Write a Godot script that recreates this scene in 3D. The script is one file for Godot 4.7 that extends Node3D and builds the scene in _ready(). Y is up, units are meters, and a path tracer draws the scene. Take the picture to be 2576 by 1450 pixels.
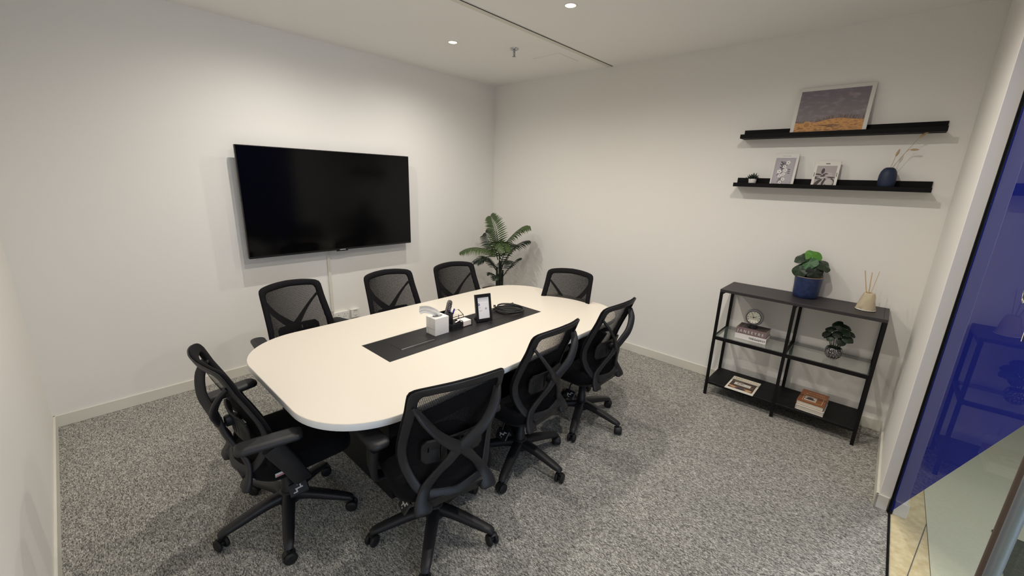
extends Node3D

# ---------------------------------------------------------------- helpers
var st: SurfaceTool
var X := Transform3D.IDENTITY
var used := {}
var M := {}
var rng := RandomNumberGenerator.new()

func begin(smooth := false) -> void:
	st = SurfaceTool.new()
	st.begin(Mesh.PRIMITIVE_TRIANGLES)
	st.set_smooth_group(0 if smooth else -1)
	X = Transform3D.IDENTITY

func smooth(on: bool) -> void:
	st.set_smooth_group(0 if on else -1)

func vert(p: Vector3, uv := Vector2.ZERO) -> void:
	st.set_uv(uv)
	st.add_vertex(X * p)

func tri(a: Vector3, b: Vector3, c: Vector3) -> void:      # counter-clockwise seen from outside
	vert(a); vert(c); vert(b)

func quad(a: Vector3, b: Vector3, c: Vector3, d: Vector3) -> void:
	tri(a, b, c); tri(a, c, d)

func fquad(a: Vector3, b: Vector3, c: Vector3, d: Vector3, out: Vector3) -> void:
	if (b - a).cross(c - a).dot(out) < 0.0:
		quad(d, c, b, a)
	else:
		quad(a, b, c, d)

func uvquad(a: Vector3, b: Vector3, c: Vector3, d: Vector3) -> void:   # a bottom left, b bottom right, c top right, d top left
	vert(a, Vector2(0, 1)); vert(c, Vector2(1, 0)); vert(b, Vector2(1, 1))
	vert(a, Vector2(0, 1)); vert(d, Vector2(0, 0)); vert(c, Vector2(1, 0))

func done() -> ArrayMesh:
	st.generate_normals()
	return st.commit()

func place(called: String, mesh: Mesh, m: Material, parent: Node) -> MeshInstance3D:
	var o := MeshInstance3D.new()
	o.mesh = mesh
	o.material_override = m
	o.name = called if parent != self else numbered(called)
	parent.add_child(o, true)
	return o

func part(called: String, m: Material, parent: Node) -> MeshInstance3D:
	return place(called, done(), m, parent)

func numbered(called: String) -> String:
	var n: int = used.get(called, 0)
	used[called] = n + 1
	return called if n == 0 else "%s_%03d" % [called, n]

func thing(called: String, label: String, category: String, at := Vector3.ZERO, turn := 0.0, group := "") -> Node3D:
	var o := Node3D.new()
	o.name = numbered(called)
	add_child(o, true)
	o.position = at
	o.rotation.y = turn
	tag(o, label, category, group)
	return o

func tag(o: Node, label: String, category: String, group := "") -> Node:
	o.set_meta("label", label)
	o.set_meta("category", category)
	if group:
		o.set_meta("group", group)
	return o

func struct(called: String, m: Material) -> MeshInstance3D:
	var o := part(called, m, self)
	o.set_meta("kind", "structure")
	return o

# ---- shapes
func box(c: Vector3, s: Vector3, b := 0.0) -> void:
	var h := s / 2.0
	b = minf(b, minf(h.x, minf(h.y, h.z)) * 0.98)
	var f := func(a: int, sa: float, sb: float, sc: float) -> Vector3:
		var v := Vector3.ZERO
		var i := (a + 1) % 3
		var j := (a + 2) % 3
		v[a] = sa * h[a]
		v[i] = sb * (h[i] - b)
		v[j] = sc * (h[j] - b)
		return c + v
	for a in 3:
		for sa in [-1.0, 1.0]:
			var out := Vector3.ZERO
			out[a] = sa
			fquad(f.call(a, sa, -1.0, -1.0), f.call(a, sa, 1.0, -1.0), f.call(a, sa, 1.0, 1.0), f.call(a, sa, -1.0, 1.0), out)
	if b <= 0.0:
		return
	for a in 3:      # edges between the faces across a and across the next axis
		var i := (a + 1) % 3
		for sa in [-1.0, 1.0]:
			for si in [-1.0, 1.0]:
				var out := Vector3.ZERO
				out[a] = sa
				out[i] = si
				# face a: coordinates (i, j); face i: coordinates (j, a)
				fquad(f.call(a, sa, si, -1.0), f.call(a, sa, si, 1.0), f.call(i, si, 1.0, sa), f.call(i, si, -1.0, sa), out)
	for sx in [-1.0, 1.0]:
		for sy in [-1.0, 1.0]:
			for sz in [-1.0, 1.0]:
				var p: Vector3 = f.call(0, sx, sy, sz)
				var q: Vector3 = f.call(1, sy, sz, sx)
				var r: Vector3 = f.call(2, sz, sx, sy)
				if (q - p).cross(r - p).dot(Vector3(sx, sy, sz)) < 0.0:
					tri(p, r, q)
				else:
					tri(p, q, r)

func bx(x0: float, x1: float, y0: float, y1: float, z0: float, z1: float, b := 0.0) -> void:
	box(Vector3(x0 + x1, y0 + y1, z0 + z1) / 2.0, Vector3(absf(x1 - x0), absf(y1 - y0), absf(z1 - z0)), b)

func ring(r: float, y: float, n: int, c := Vector3.ZERO) -> PackedVector3Array:
	var l := PackedVector3Array()
	for i in n:
		var a := TAU * i / n
		l.append(c + Vector3(r * cos(a), y, -r * sin(a)))
	return l

func rrect(hx: float, hz: float, r: float, y: float, n := 8, c := Vector3.ZERO) -> PackedVector3Array:
	var l := PackedVector3Array()
	for k in 4:
		var cx := (hx - r) * (1.0 if k == 0 or k == 3 else -1.0)
		var cz := (hz - r) * (1.0 if k >= 2 else -1.0)
		for i in n + 1:
			var a := PI / 2 * (k + float(i) / n)
			l.append(c + Vector3(cx + r * cos(a), y, cz - r * sin(a)))
	return l

func loft(loops: Array, low := true, high := true, closed := true) -> void:
	for k in loops.size() - 1:
		var a: PackedVector3Array = loops[k]
		var b: PackedVector3Array = loops[k + 1]
		var n := a.size()
		for i in (n if closed else n - 1):
			var j := (i + 1) % n
			quad(a[i], a[j], b[j], b[i])
	if low:
		cap(loops[0], true)
	if high:
		cap(loops[loops.size() - 1], false)

func cap(l: PackedVector3Array, down: bool) -> void:
	var c := Vector3.ZERO
	for p in l:
		c += p
	c /= l.size()
	st.set_smooth_group(-1)
	for i in l.size():
		var j := (i + 1) % l.size()
		if down:
			tri(c, l[j], l[i])
		else:
			tri(c, l[i], l[j])
	st.set_smooth_group(0)

func lathe(profile: Array, n := 24, c := Vector3.ZERO, low := true, high := true) -> void:   # Vector2(radius, height) from the bottom up the outside
	var loops := []
	for p in profile:
		loops.append(ring(p.x, p.y, n, c))
	loft(loops, low, high)

func tube(pts: Array, r: Variant, n := 8, caps := true, flat := 1.0) -> void:
	var loops := []
	var up := Vector3.ZERO
	for i in pts.size():
		var t: Vector3 = (pts[mini(i + 1, pts.size() - 1)] - pts[maxi(i - 1, 0)]).normalized()
		if up == Vector3.ZERO:
			up = Vector3.UP if absf(t.y) < 0.9 else Vector3.RIGHT
		up = (up - t * up.dot(t)).normalized()
		var s := t.cross(up)
		var l := PackedVector3Array()
		var rad: float = r[i] if r is Array else r
		for k in n:
			var a := -TAU * k / n
			l.append(pts[i] + (s * cos(a) + up * sin(a) * flat) * rad)
		loops.append(l)
	# turn the loops so that the sides face out
	var c0: Vector3 = pts[0]
	var a0: PackedVector3Array = loops[0]
	var nrm := (a0[1] - a0[0]).cross(loops[1][0] - a0[0])
	if nrm.dot(a0[0] - c0) < 0.0:
		for l in loops:
			l.reverse()
	loft(loops, caps, caps)

func sweep(pts: Array, ups: Array, w: Array, t: Array, ch := 0.3) -> void:   # a bar of rounded rectangular section: w wide across ups, t thick along ups
	var loops := []
	for i in pts.size():
		var d: Vector3 = (pts[mini(i + 1, pts.size() - 1)] - pts[maxi(i - 1, 0)]).normalized()
		var u: Vector3 = ups[i] if ups.size() > 1 else ups[0]
		var s := d.cross(u).normalized()
		u = s.cross(d).normalized()
		var a: float = w[i] / 2.0
		var b: float = t[i] / 2.0
		var e := minf(a, b) * ch * 2.0
		var l := PackedVector3Array()
		for q in [[a, b - e], [a - e, b], [-a + e, b], [-a, b - e], [-a, -b + e], [-a + e, -b], [a - e, -b], [a, -b + e]]:
			l.append(pts[i] + s * q[0] + u * q[1])
		loops.append(l)
	var a0: PackedVector3Array = loops[0]
	var nrm := (a0[1] - a0[0]).cross(loops[1][0] - a0[0])
	if nrm.dot(a0[0] - pts[0]) < 0.0:
		for l in loops:
			l.reverse()
	loft(loops)

func curve(p: Array, sub: int) -> Array:      # Catmull-Rom through the points
	var out := []
	for i in p.size() - 1:
		var a = p[maxi(i - 1, 0)]
		var b = p[i]
		var c = p[i + 1]
		var d = p[mini(i + 2, p.size() - 1)]
		for k in sub:
			var t := float(k) / sub
			out.append(0.5 * (2.0 * b + (c - a) * t + (2.0 * a - 5.0 * b + 4.0 * c - d) * t * t + (3.0 * b - a - 3.0 * c + d) * t * t * t))
	out.append(p[p.size() - 1])
	return out

func lookup(table: Array, y: float) -> float:
	for i in table.size() - 1:
		if y <= table[i + 1].x or i == table.size() - 2:
			return lerpf(table[i].y, table[i + 1].y, clampf((y - table[i].x) / (table[i + 1].x - table[i].x), 0.0, 1.0))
	return 0.0

func word(text: String, height: float, font := "Droid Sans", bold := false, depth := 0.0006) -> ArrayMesh:
	var f := SystemFont.new()
	f.font_names = PackedStringArray([font])
	f.font_weight = 700 if bold else 400
	var t := TextMesh.new()
	t.font = f
	t.text = text
	t.font_size = 32
	t.pixel_size = height / 23.0
	t.depth = depth
	t.curve_step = 1.0
	var a := ArrayMesh.new()
	a.add_surface_from_arrays(Mesh.PRIMITIVE_TRIANGLES, t.get_mesh_arrays())
	return a

# ---- materials and textures
func mat(c: Color, rough := 0.6, metal := 0.0, spec := 0.5) -> StandardMaterial3D:
	var m := StandardMaterial3D.new()
	m.albedo_color = c
	m.roughness = rough
	m.metallic = metal
	m.metallic_specular = spec
	return m

func rgb8(r: float, g: float, b: float) -> Color:
	return Color(r / 255.0, g / 255.0, b / 255.0)

func noise_tex(freq: float, size := 256, as_normal := false, strength := 2.0, sd := 1) -> NoiseTexture2D:
	var n := FastNoiseLite.new()
	n.seed = sd
	n.frequency = freq
	n.fractal_octaves = 3
	var t := NoiseTexture2D.new()
	t.width = size
	t.height = size
	t.seamless = true
	t.noise = n
	t.as_normal_map = as_normal
	t.bump_strength = strength
	return t

func relief(m: StandardMaterial3D, tex: Texture2D, cm: float, scale: float) -> StandardMaterial3D:
	m.heightmap_enabled = true
	m.heightmap_texture = tex
	m.heightmap_scale = cm
	m.uv1_triplanar = true
	m.uv1_world_triplanar = true
	m.uv1_scale = Vector3.ONE * scale
	return m

func carpet_images() -> Array:
	var n := 1024
	var r := RandomNumberGenerator.new()
	r.seed = 7
	var tone := PackedByteArray()
	tone.resize(n * n)
	tone.fill(168)
	var high := PackedByteArray()
	high.resize(n * n)
	high.fill(60)
	for k in 78000:
		var x := r.randi() % n
		var y := r.randi() % n
		var v := 178.0 + r.randfn() * 27.0
		if r.randf() < 0.16:
			v = 214.0 + r.randf() * 36.0
		elif r.randf() < 0.2:
			v = 100.0 + r.randf() * 34.0
		var len := 5 + r.randi() % 8
		var h := 90 + r.randi() % 165
		var drift := r.randf_range(-0.25, 0.25)
		for j in len:
			var e := 1.0 - absf(j - len / 2.0) / (len / 2.0 + 0.5)
			var xx := x + int(round(drift * j))
			for i in 3:
				var at := ((y + j) % n) * n + (xx + i + n) % n
				tone[at] = clampi(int(v * (0.82 + 0.18 * e) * (1.0 if i == 1 else 0.88)), 0, 255)
				high[at] = clampi(int(h * (0.5 + 0.5 * e) * (1.0 if i == 1 else 0.7)), 0, 255)
	var rgb := PackedByteArray()
	rgb.resize(n * n * 3)
	for i in n * n:
		var t := tone[i]
		rgb[i * 3] = t
		rgb[i * 3 + 1] = int(t * 0.99)
		rgb[i * 3 + 2] = int(t * 0.945)
	return [ImageTexture.create_from_image(Image.create_from_data(n, n, false, Image.FORMAT_RGB8, rgb)), ImageTexture.create_from_image(Image.create_from_data(n, n, false, Image.FORMAT_L8, high))]

func ellipse(im: Image, cx: float, cy: float, rx: float, ry: float, c: Color, ang := 0.0) -> void:
	var r := maxf(rx, ry)
	for y in range(maxi(0, int(cy - r)), mini(im.get_height(), int(cy + r) + 2)):
		for x in range(maxi(0, int(cx - r)), mini(im.get_width(), int(cx + r) + 2)):
			var d := Vector2(x - cx, y - cy).rotated(-ang)
			if (d.x / rx) ** 2 + (d.y / ry) ** 2 <= 1.0:
				im.set_pixel(x, y, im.get_pixel(x, y).lerp(Color(c.r, c.g, c.b), c.a))

func stroke(im: Image, a: Vector2, b: Vector2, w: float, c: Color) -> void:
	var n := int(a.distance_to(b) / maxf(w * 0.4, 0.5)) + 1
	for i in n + 1:
		var p := a.lerp(b, float(i) / n)
		ellipse(im, p.x, p.y, w, w, c)

func scribble(im: Image, x0: int, x1: int, y: int, h: int, c: Color, sd: int) -> void:    # print too small to read in the photograph
	var r := RandomNumberGenerator.new()
	r.seed = sd
	var x := x0
	while x < x1:
		var w := r.randi_range(2, 5)
		if r.randf() < 0.85:
			im.fill_rect(Rect2i(x, y + r.randi_range(0, 1), mini(w, x1 - x), h), c)
		x += w + r.randi_range(1, 3)

func picture(im: Image, rough := 0.6) -> StandardMaterial3D:
	var m := mat(Color.WHITE, rough)
	m.albedo_texture = ImageTexture.create_from_image(im)
	m.texture_repeat = false
	return m

func desert_image() -> Image:
	var w := 384
	var h := 288
	var im := Image.create_empty(w, h, false, Image.FORMAT_RGB8)
	var n := FastNoiseLite.new()
	n.seed = 3
	n.frequency = 0.012
	n.fractal_octaves = 4
	var g := FastNoiseLite.new()
	g.seed = 9
	g.frequency = 0.05
	g.fractal_octaves = 4
	var r := RandomNumberGenerator.new()
	r.seed = 21
	for y in h:
		for x in w:
			var s := n.get_noise_2d(x, y * 2.4)
			var sky := rgb8(118, 110, 120).lerp(rgb8(136, 128, 124), float(y) / h)
			sky = sky.lightened(clampf(s * 0.22, 0.0, 0.2))
			var land := 205.0 + 10.0 * sin(x * 0.02) - x * 0.035
			if y > land:
				var q := g.get_noise_2d(x * 0.6, y * 2.2)
				sky = rgb8(205, 150, 88).lerp(rgb8(140, 92, 52), clampf(q * 1.4 + 0.05, 0.0, 1.0)).lightened(r.randf() * 0.06)
			im.set_pixel(x, y, sky)
	for k in 420:     # pale brush along the skyline
		var x := r.randf_range(0, w)
		var top := 203.0 + 10.0 * sin(x * 0.02) - x * 0.035
		var up := r.randf_range(5, 26) * clampf(0.35 + x / w, 0.3, 1.0)
		stroke(im, Vector2(x, top + 4), Vector2(x + r.randf_range(-4, 4), top - up), 0.8, Color(0.62, 0.57, 0.55, 0.35).lerp(Color(0.3, 0.22, 0.2, 0.5), r.randf()))
	for k in 26:      # dry bushes on the sand
		ellipse(im, r.randf_range(20, 370), r.randf_range(222, 284), r.randf_range(6, 26), r.randf_range(2, 6), Color(0.36, 0.25, 0.15, 0.35))
	ellipse(im, 72, 222, 26, 22, Color(0.79, 0.6, 0.37, 0.9))
	ellipse(im, 70, 226, 16, 14, Color(0.66, 0.46, 0.25, 0.8))
	stroke(im, Vector2(92, 212), Vector2(108, 206), 2.0, Color(0.8, 0.63, 0.4, 1))
	ellipse(im, 300, 42, 34, 10, Color(0.62, 0.55, 0.55, 0.5))
	ellipse(im, 220, 236, 40, 9, Color(0.38, 0.28, 0.2, 0.5))
	return im

func flower_image() -> Image:
	var im := Image.create_empty(200, 310, false, Image.FORMAT_RGB8)
	im.fill(rgb8(222, 218, 212))
	im.fill_rect(Rect2i(10, 38, 172, 262), rgb8(172, 166, 172))
	var ink := rgb8(120, 115, 125)
	for f in [[20, 48, 152, 1], [20, 290, 152, 1]]:
		im.fill_rect(Rect2i(f[0], f[1], f[2], 1), ink)
	im.fill_rect(Rect2i(20, 48, 1, 242), ink)
	im.fill_rect(Rect2i(171, 48, 1, 242), ink)
	scribble(im, 58, 142, 19, 3, rgb8(70, 66, 66), 4)
	var r := RandomNumberGenerator.new()
	r.seed = 5
	for k in 26:      # leaves
		var t := k / 25.0
		var p := Vector2(78 + 24 * sin(t * 7.0), 76 + t * 200)
		ellipse(im, p.x + r.randf_range(-26, 26), p.y, r.randf_range(7, 14), r.randf_range(4, 7), Color(0.35, 0.33, 0.35, 0.6), r.randf_range(0, PI))
	for k in 6:
		ellipse(im, 66 + (k % 2) * 14, 80 + k * 13, 12, 5, Color(0.18, 0.17, 0.19, 0.9), 0.5 - (k % 2) * 1.0)
	stroke(im, Vector2(70, 80), Vector2(92, 270), 1.2, rgb8(70, 66, 70))
	for q in [[120, 84, 19], [96, 124, 17], [108, 158, 18], [60, 172, 21], [98, 196, 17], [70, 214, 18], [104, 246, 17], [84, 276, 15]]:
		for a in 5:
			var d: Vector2 = Vector2.from_angle(a * TAU / 5.0) * q[2] * 0.5
			ellipse(im, q[0] + d.x, q[1] + d.y, q[2] * 0.52, q[2] * 0.44, rgb8(226, 222, 220), a * TAU / 5.0)
		ellipse(im, q[0], q[1], 4, 4, rgb8(60, 56, 58))
	for k in 3:
		ellipse(im, 140, 150 + k * 18, 13, 3.5, Color(0.2, 0.19, 0.2, 0.9), 0.3)
	return im

func leaf_image() -> Image:
	var im := Image.create_empty(200, 240, false, Image.FORMAT_RGB8)
	im.fill(rgb8(222, 219, 210))
	im.fill_rect(Rect2i(20, 40, 160, 194), rgb8(170, 160, 160))
	im.fill_rect(Rect2i(84, 17, 34, 7), rgb8(48, 44, 44))
	for k in [6, 186]:
		im.fill_rect(Rect2i(k, 104, 5, 40), rgb8(52, 48, 48))
	var cut := Image.create_empty(200, 240, false, Image.FORMAT_RGB8)
	cut.blit_rect(im, Rect2i(0, 0, 200, 240), Vector2i.ZERO)
	var dark := Color(0.24, 0.21, 0.21, 1)
	for q in [[74, 90, 13, 26, 0.1], [44, 122, 26, 7, 0.1], [36, 156, 30, 12, 0.2], [80, 136, 20, 8, -0.2], [100, 118, 22, 7, -0.3], [150, 150, 34, 6, 0.05], [50, 200, 16, 44, 0.7], [96, 196, 14, 40, 0.15], [168, 190, 14, 36, -0.5], [120, 226, 50, 9, -0.1]]:
		ellipse(im, q[0], q[1], q[2], q[3], dark, q[4])
	for q in [[126, 110, 26, 5, 0.2], [128, 128, 32, 6, 0.1], [70, 152, 40, 5, -0.1], [140, 196, 34, 30, 0.3], [70, 200, 5, 44, 0.6], [104, 206, 4, 30, 0.2]]:
		ellipse(im, q[0], q[1], q[2], q[3], Color(0.76, 0.73, 0.71, 0.9), q[4])
	cut.blit_rect(im, Rect2i(20, 40, 160, 194), Vector2i(20, 40))
	return cut

func magazine_image() -> Image:
	var im := Image.create_empty(240, 320, false, Image.FORMAT_RGB8)
	im.fill(rgb8(232, 226, 208))
	var r := RandomNumberGenerator.new()
	r.seed = 31
	im.fill_rect(Rect2i(16, 84, 208, 200), rgb8(70, 50, 42))
	for k in 34:
		ellipse(im, r.randf_range(24, 216), r.randf_range(92, 276), r.randf_range(10, 38), r.randf_range(5, 14), Color(0.14, 0.11, 0.13, 0.35).lerp(Color(0.62, 0.47, 0.36, 0.4), r.randf()), r.randf_range(-0.6, 0.6))
	ellipse(im, 60, 250, 46, 20, Color(0.82, 0.62, 0.46, 0.9), 0.3)
	ellipse(im, 176, 258, 40, 22, Color(0.86, 0.68, 0.5, 0.9), -0.2)
	ellipse(im, 120, 262, 48, 16, Color(0.2, 0.18, 0.26, 0.95), 0.1)
	ellipse(im, 74, 108, 52, 9, Color(0.62, 0.54, 0.44, 0.8), 0.1)
	for y in range(284, 320):
		im.fill_rect(Rect2i(0, y, 240, 1), rgb8(232, 226, 208))
	im.fill_rect(Rect2i(0, 84, 16, 236), rgb8(232, 226, 208))
	im.fill_rect(Rect2i(224, 84, 16, 236), rgb8(232, 226, 208))
	im.fill_rect(Rect2i(46, 132, 140, 58), rgb8(222, 218, 206))
	scribble(im, 70, 126, 144, 14, rgb8(60, 60, 56), 8)
	scribble(im, 70, 126, 163, 10, rgb8(70, 70, 66), 9)
	scribble(im, 126, 172, 168, 8, rgb8(96, 96, 90), 10)
	im.fill_rect(Rect2i(0, 62, 240, 2), rgb8(214, 206, 190))
	return im

func hat_book_image() -> Image:
	var im := Image.create_empty(220, 310, false, Image.FORMAT_RGB8)
	var n := FastNoiseLite.new()
	n.seed = 4
	n.frequency = 0.02
	for y in 310:
		for x in 220:
			im.set_pixel(x, y, rgb8(124, 72, 40).lerp(rgb8(152, 92, 48), clampf(0.5 + n.get_noise_2d(x * 0.4, y * 3.0), 0, 1)))
	var pale := rgb8(226, 190, 154)
	scribble(im, 54, 76, 44, 9, rgb8(230, 214, 196), 12)
	scribble(im, 84, 190, 46, 7, pale, 13)
	scribble(im, 40, 94, 90, 6, pale, 14)
	scribble(im, 100, 206, 96, 6, pale, 15)
	for q in [[34, 130, 4, 140], [192, 130, 4, 140], [34, 266, 162, 4]]:
		im.fill_rect(Rect2i(q[0], q[1], q[2], q[3]), pale)
	im.fill_rect(Rect2i(46, 146, 98, 104), rgb8(206, 194, 176))
	ellipse(im, 92, 212, 46, 14, rgb8(56, 46, 50), 0.0)
	ellipse(im, 92, 190, 27, 25, rgb8(66, 54, 58), 0.0)
	ellipse(im, 92, 206, 28, 8, rgb8(40, 34, 38), 0.0)
	return im

func sign_image() -> Image:
	var im := Image.create_empty(200, 340, false, Image.FORMAT_RGB8)
	im.fill(rgb8(236, 236, 240))
	for y in range(10, 70):
		im.fill_rect(Rect2i(12, y, 176, 1), rgb8(198, 200, 206).lerp(rgb8(226, 226, 230), (y - 10) / 60.0))
	for k in 6:
		ellipse(im, 64 + k * 22, 100, 2.5, 2.5, rgb8(150, 150, 156))
	for a in 6:
		stroke(im, Vector2(14, 110) + Vector2.from_angle(a * PI / 3) * 17, Vector2(14, 110) + Vector2.from_angle((a + 1) * PI / 3) * 17, 4.5, rgb8(44, 42, 104))
	ellipse(im, 14, 110, 7, 7, rgb8(150, 150, 200))
	scribble(im, 14, 54, 156, 6, rgb8(116, 116, 124), 41)
	scribble(im, 14, 40, 172, 3, rgb8(156, 156, 162), 42)
	scribble(im, 14, 68, 206, 6, rgb8(116, 116, 124), 43)
	scribble(im, 14, 56, 222, 3, rgb8(156, 156, 162), 44)
	ellipse(im, 140, 184, 15, 15, rgb8(90, 104, 150))
	ellipse(im, 140, 184, 9, 9, rgb8(226, 228, 238))
	ellipse(im, 140, 182, 4, 4, rgb8(90, 104, 150))
	return im

func glaze_image() -> Image:
	var im := Image.create_empty(256, 128, false, Image.FORMAT_RGB8)
	im.fill(rgb8(40, 38, 40))
	var r := RandomNumberGenerator.new()
	r.seed = 15
	for k in 360:
		var p := Vector2(r.randf_range(0, 256), r.randf_range(0, 128))
		var l := r.randf_range(4, 14)
		stroke(im, p, p + Vector2(r.randf_range(-2, 2), l), r.randf_range(0.6, 1.7), rgb8(222, 218, 216) if r.randf() < 0.74 else rgb8(26, 24, 26))
	return im

func setup_materials() -> void:
	var plaster := noise_tex(0.06, 256, false, 1.0, 2)
	M.wall = relief(mat(rgb8(238, 235, 229), 0.75, 0.0, 0.3), plaster, 0.02, 1.5)
	M.ceiling = relief(mat(rgb8(245, 243, 239), 0.85, 0.0, 0.2), plaster, 0.02, 1.5)
	M.trim = mat(rgb8(224, 220, 208), 0.45)
	M.white = mat(rgb8(232, 230, 226), 0.4)
	var c := carpet_images()
	M.carpet = relief(mat(Color(1, 1, 1), 0.95, 0.0, 0.15), c[1], 0.25, 1.0 / 1.2)
	M.carpet.albedo_texture = c[0]
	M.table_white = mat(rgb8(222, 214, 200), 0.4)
	M.table_edge_lit = mat(rgb8(248, 249, 248), 0.4)  # same white table; the edge is painted lighter to stand in for light
	var leather := noise_tex(0.25, 256, false, 1.0, 5)
	M.black_panel = relief(mat(rgb8(22, 21, 23), 0.42), leather, 0.015, 6.0)
	M.black_board = mat(rgb8(22, 22, 24), 0.6)
	M.plastic = relief(mat(rgb8(28, 28, 31), 0.5), leather, 0.012, 8.0)
	M.frame_cloth = mat(rgb8(19, 18, 20), 0.75, 0.0, 0.25)
	M.plastic_dark = mat(rgb8(24, 24, 26), 0.5)
	M.fabric = relief(mat(rgb8(19, 19, 21), 0.95, 0.0, 0.2), noise_tex(0.4, 256, false, 1.0, 6), 0.05, 12.0)
	M.fabric.rim_enabled = true
	M.fabric.rim = 0.15
	M.mesh_thread = mat(rgb8(26, 25, 26), 0.8, 0.0, 0.2)
	M.pad = mat(rgb8(28, 28, 31), 0.5)
	M.rubber = mat(rgb8(18, 18, 19), 0.6)
	M.chrome = mat(rgb8(196, 196, 200), 0.18, 1.0)
	M.steel = mat(rgb8(150, 156, 162), 0.5, 0.8)
	M.screen = mat(rgb8(5, 5, 6), 0.12, 0.0, 0.34)
	M.bezel = mat(rgb8(14, 14, 15), 0.4)
	M.sticker = mat(rgb8(208, 206, 204), 0.5)
	M.sticker_red = mat(rgb8(196, 104, 108), 0.5)
	M.shelf_black = mat(rgb8(14, 13, 14), 0.55, 0.0, 0.35)
	M.shelf_top = mat(rgb8(48, 44, 46), 0.5)
	M.ledge = mat(rgb8(9, 9, 10), 0.6, 0.0, 0.3)
	M.glass = mat(Color(0.85, 0.95, 0.9, 0.02), 0.0, 0.0, 0.25)
	M.shelf_glass = mat(Color(0.85, 0.95, 0.9, 0.04), 0.0)
	M.shelf_glass.transparency = BaseMaterial3D.TRANSPARENCY_ALPHA
	M.glass.transparency = BaseMaterial3D.TRANSPARENCY_ALPHA
	M.glass_edge = mat(rgb8(60, 96, 88), 0.2)
	M.film = mat(rgb8(4, 16, 118), 0.6, 0.0, 0.0)
	M.film.albedo_color.a = 0.975
	M.film.transparency = BaseMaterial3D.TRANSPARENCY_ALPHA
	M.film.specular_mode = BaseMaterial3D.SPECULAR_DISABLED
	M.film_letter = mat(rgb8(226, 220, 204), 0.6)
	M.door_glass = mat(Color(0.4, 0.5, 0.42, 0.08), 0.0, 0.0, 0.22)
	M.door_glass.transparency = BaseMaterial3D.TRANSPARENCY_ALPHA
	M.bronze = mat(rgb8(98, 84, 74), 0.45, 0.3)
	M.remote_grey = mat(rgb8(96, 92, 86), 0.5)
	M.mat_green = relief(mat(rgb8(52, 52, 40), 0.95), noise_tex(0.4, 256, false, 1.0, 22), 0.2, 4.0)
	M.gasket = mat(rgb8(14, 14, 17), 0.7, 0.0, 0.3)
	M.stone = relief(mat(rgb8(206, 194, 164), 0.4), noise_tex(0.03, 256, false, 1.0, 8), 0.02, 2.0)
	var ramp := Gradient.new()
	ramp.set_color(0, rgb8(212, 190, 136))
	ramp.set_color(1, rgb8(242, 228, 184))
	var vein := noise_tex(0.018, 512, false, 1.0, 9)
	vein.color_ramp = ramp
	M.stone.albedo_texture = vein
	M.stone.albedo_color = Color.WHITE
	M.hall_floor = mat(rgb8(222, 222, 190), 0.5)
	M.hall_wall = mat(rgb8(120, 122, 118), 0.8)
	M.lamp = mat(rgb8(255, 244, 230), 0.5)
	M.lamp.emission_enabled = true
	M.lamp.emission = rgb8(255, 236, 214)
	M.lamp.emission_energy_multiplier = 6.0
	M.added_window_glow = mat(rgb8(220, 232, 250), 0.6)  # glow for the added window that goes with the cool fill
	M.added_window_glow.emission_enabled = true
	M.added_window_glow.emission = rgb8(205, 225, 255)
	M.added_window_glow.emission_energy_multiplier = 0.5
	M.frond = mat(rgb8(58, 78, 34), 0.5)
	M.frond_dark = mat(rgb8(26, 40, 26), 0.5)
	M.stem_dark = mat(rgb8(40, 48, 36), 0.7)
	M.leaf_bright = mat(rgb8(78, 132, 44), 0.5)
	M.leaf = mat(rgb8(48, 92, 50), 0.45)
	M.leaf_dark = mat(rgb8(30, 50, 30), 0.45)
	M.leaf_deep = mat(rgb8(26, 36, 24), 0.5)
	M.soil = mat(rgb8(92, 70, 52), 0.95)
	M.blue_glaze = relief(mat(rgb8(38, 56, 112), 0.45), noise_tex(0.08, 256, false, 1.0, 12), 0.05, 4.0)
	var br := Gradient.new()
	br.set_color(0, rgb8(24, 34, 68))
	br.set_color(1, rgb8(48, 66, 110))
	var bt := noise_tex(0.02, 256, false, 1.0, 13)
	bt.color_ramp = br
	M.blue_glaze.albedo_texture = bt
	M.blue_glaze.albedo_color = Color.WHITE
	M.rim_brown = mat(rgb8(150, 128, 108), 0.5)
	M.vase = mat(rgb8(24, 38, 66), 0.55)
	M.straw = mat(rgb8(176, 148, 108), 0.8)
	M.grass_head = mat(rgb8(186, 162, 126), 0.95)
	M.reed = mat(rgb8(206, 174, 122), 0.8)
	var sr := Gradient.new()
	sr.set_color(0, rgb8(186, 170, 138))
	sr.set_color(1, rgb8(228, 216, 188))
	var stx := noise_tex(0.2, 256, false, 1.0, 14)
	stx.color_ramp = sr
	M.rough_clay = relief(mat(Color.WHITE, 0.9), noise_tex(0.12, 256, false, 1.0, 15), 0.3, 8.0)
	M.rough_clay.albedo_texture = stx
	M.paper = mat(rgb8(236, 232, 228), 0.7)
	M.pages = mat(rgb8(214, 206, 190), 0.85)
	M.mauve = mat(rgb8(134, 112, 112), 0.6)
	M.cover_dark = mat(rgb8(66, 56, 54), 0.5)
	M.ink = mat(rgb8(30, 30, 30), 0.7)
	M.gold_ink = mat(rgb8(190, 154, 84), 0.6)
	M.clock_grey = mat(rgb8(152, 150, 152), 0.35, 0.15)
	M.dial = mat(rgb8(226, 224, 204), 0.5)
	M.tissue = mat(rgb8(240, 238, 234), 0.9)
	M.tissue.backlight_enabled = true
	M.tissue.backlight = Color(0.4, 0.4, 0.38)
	M.remote_grey = mat(rgb8(96, 92, 86), 0.5)
	M.button = mat(rgb8(210, 208, 202), 0.5)
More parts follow.
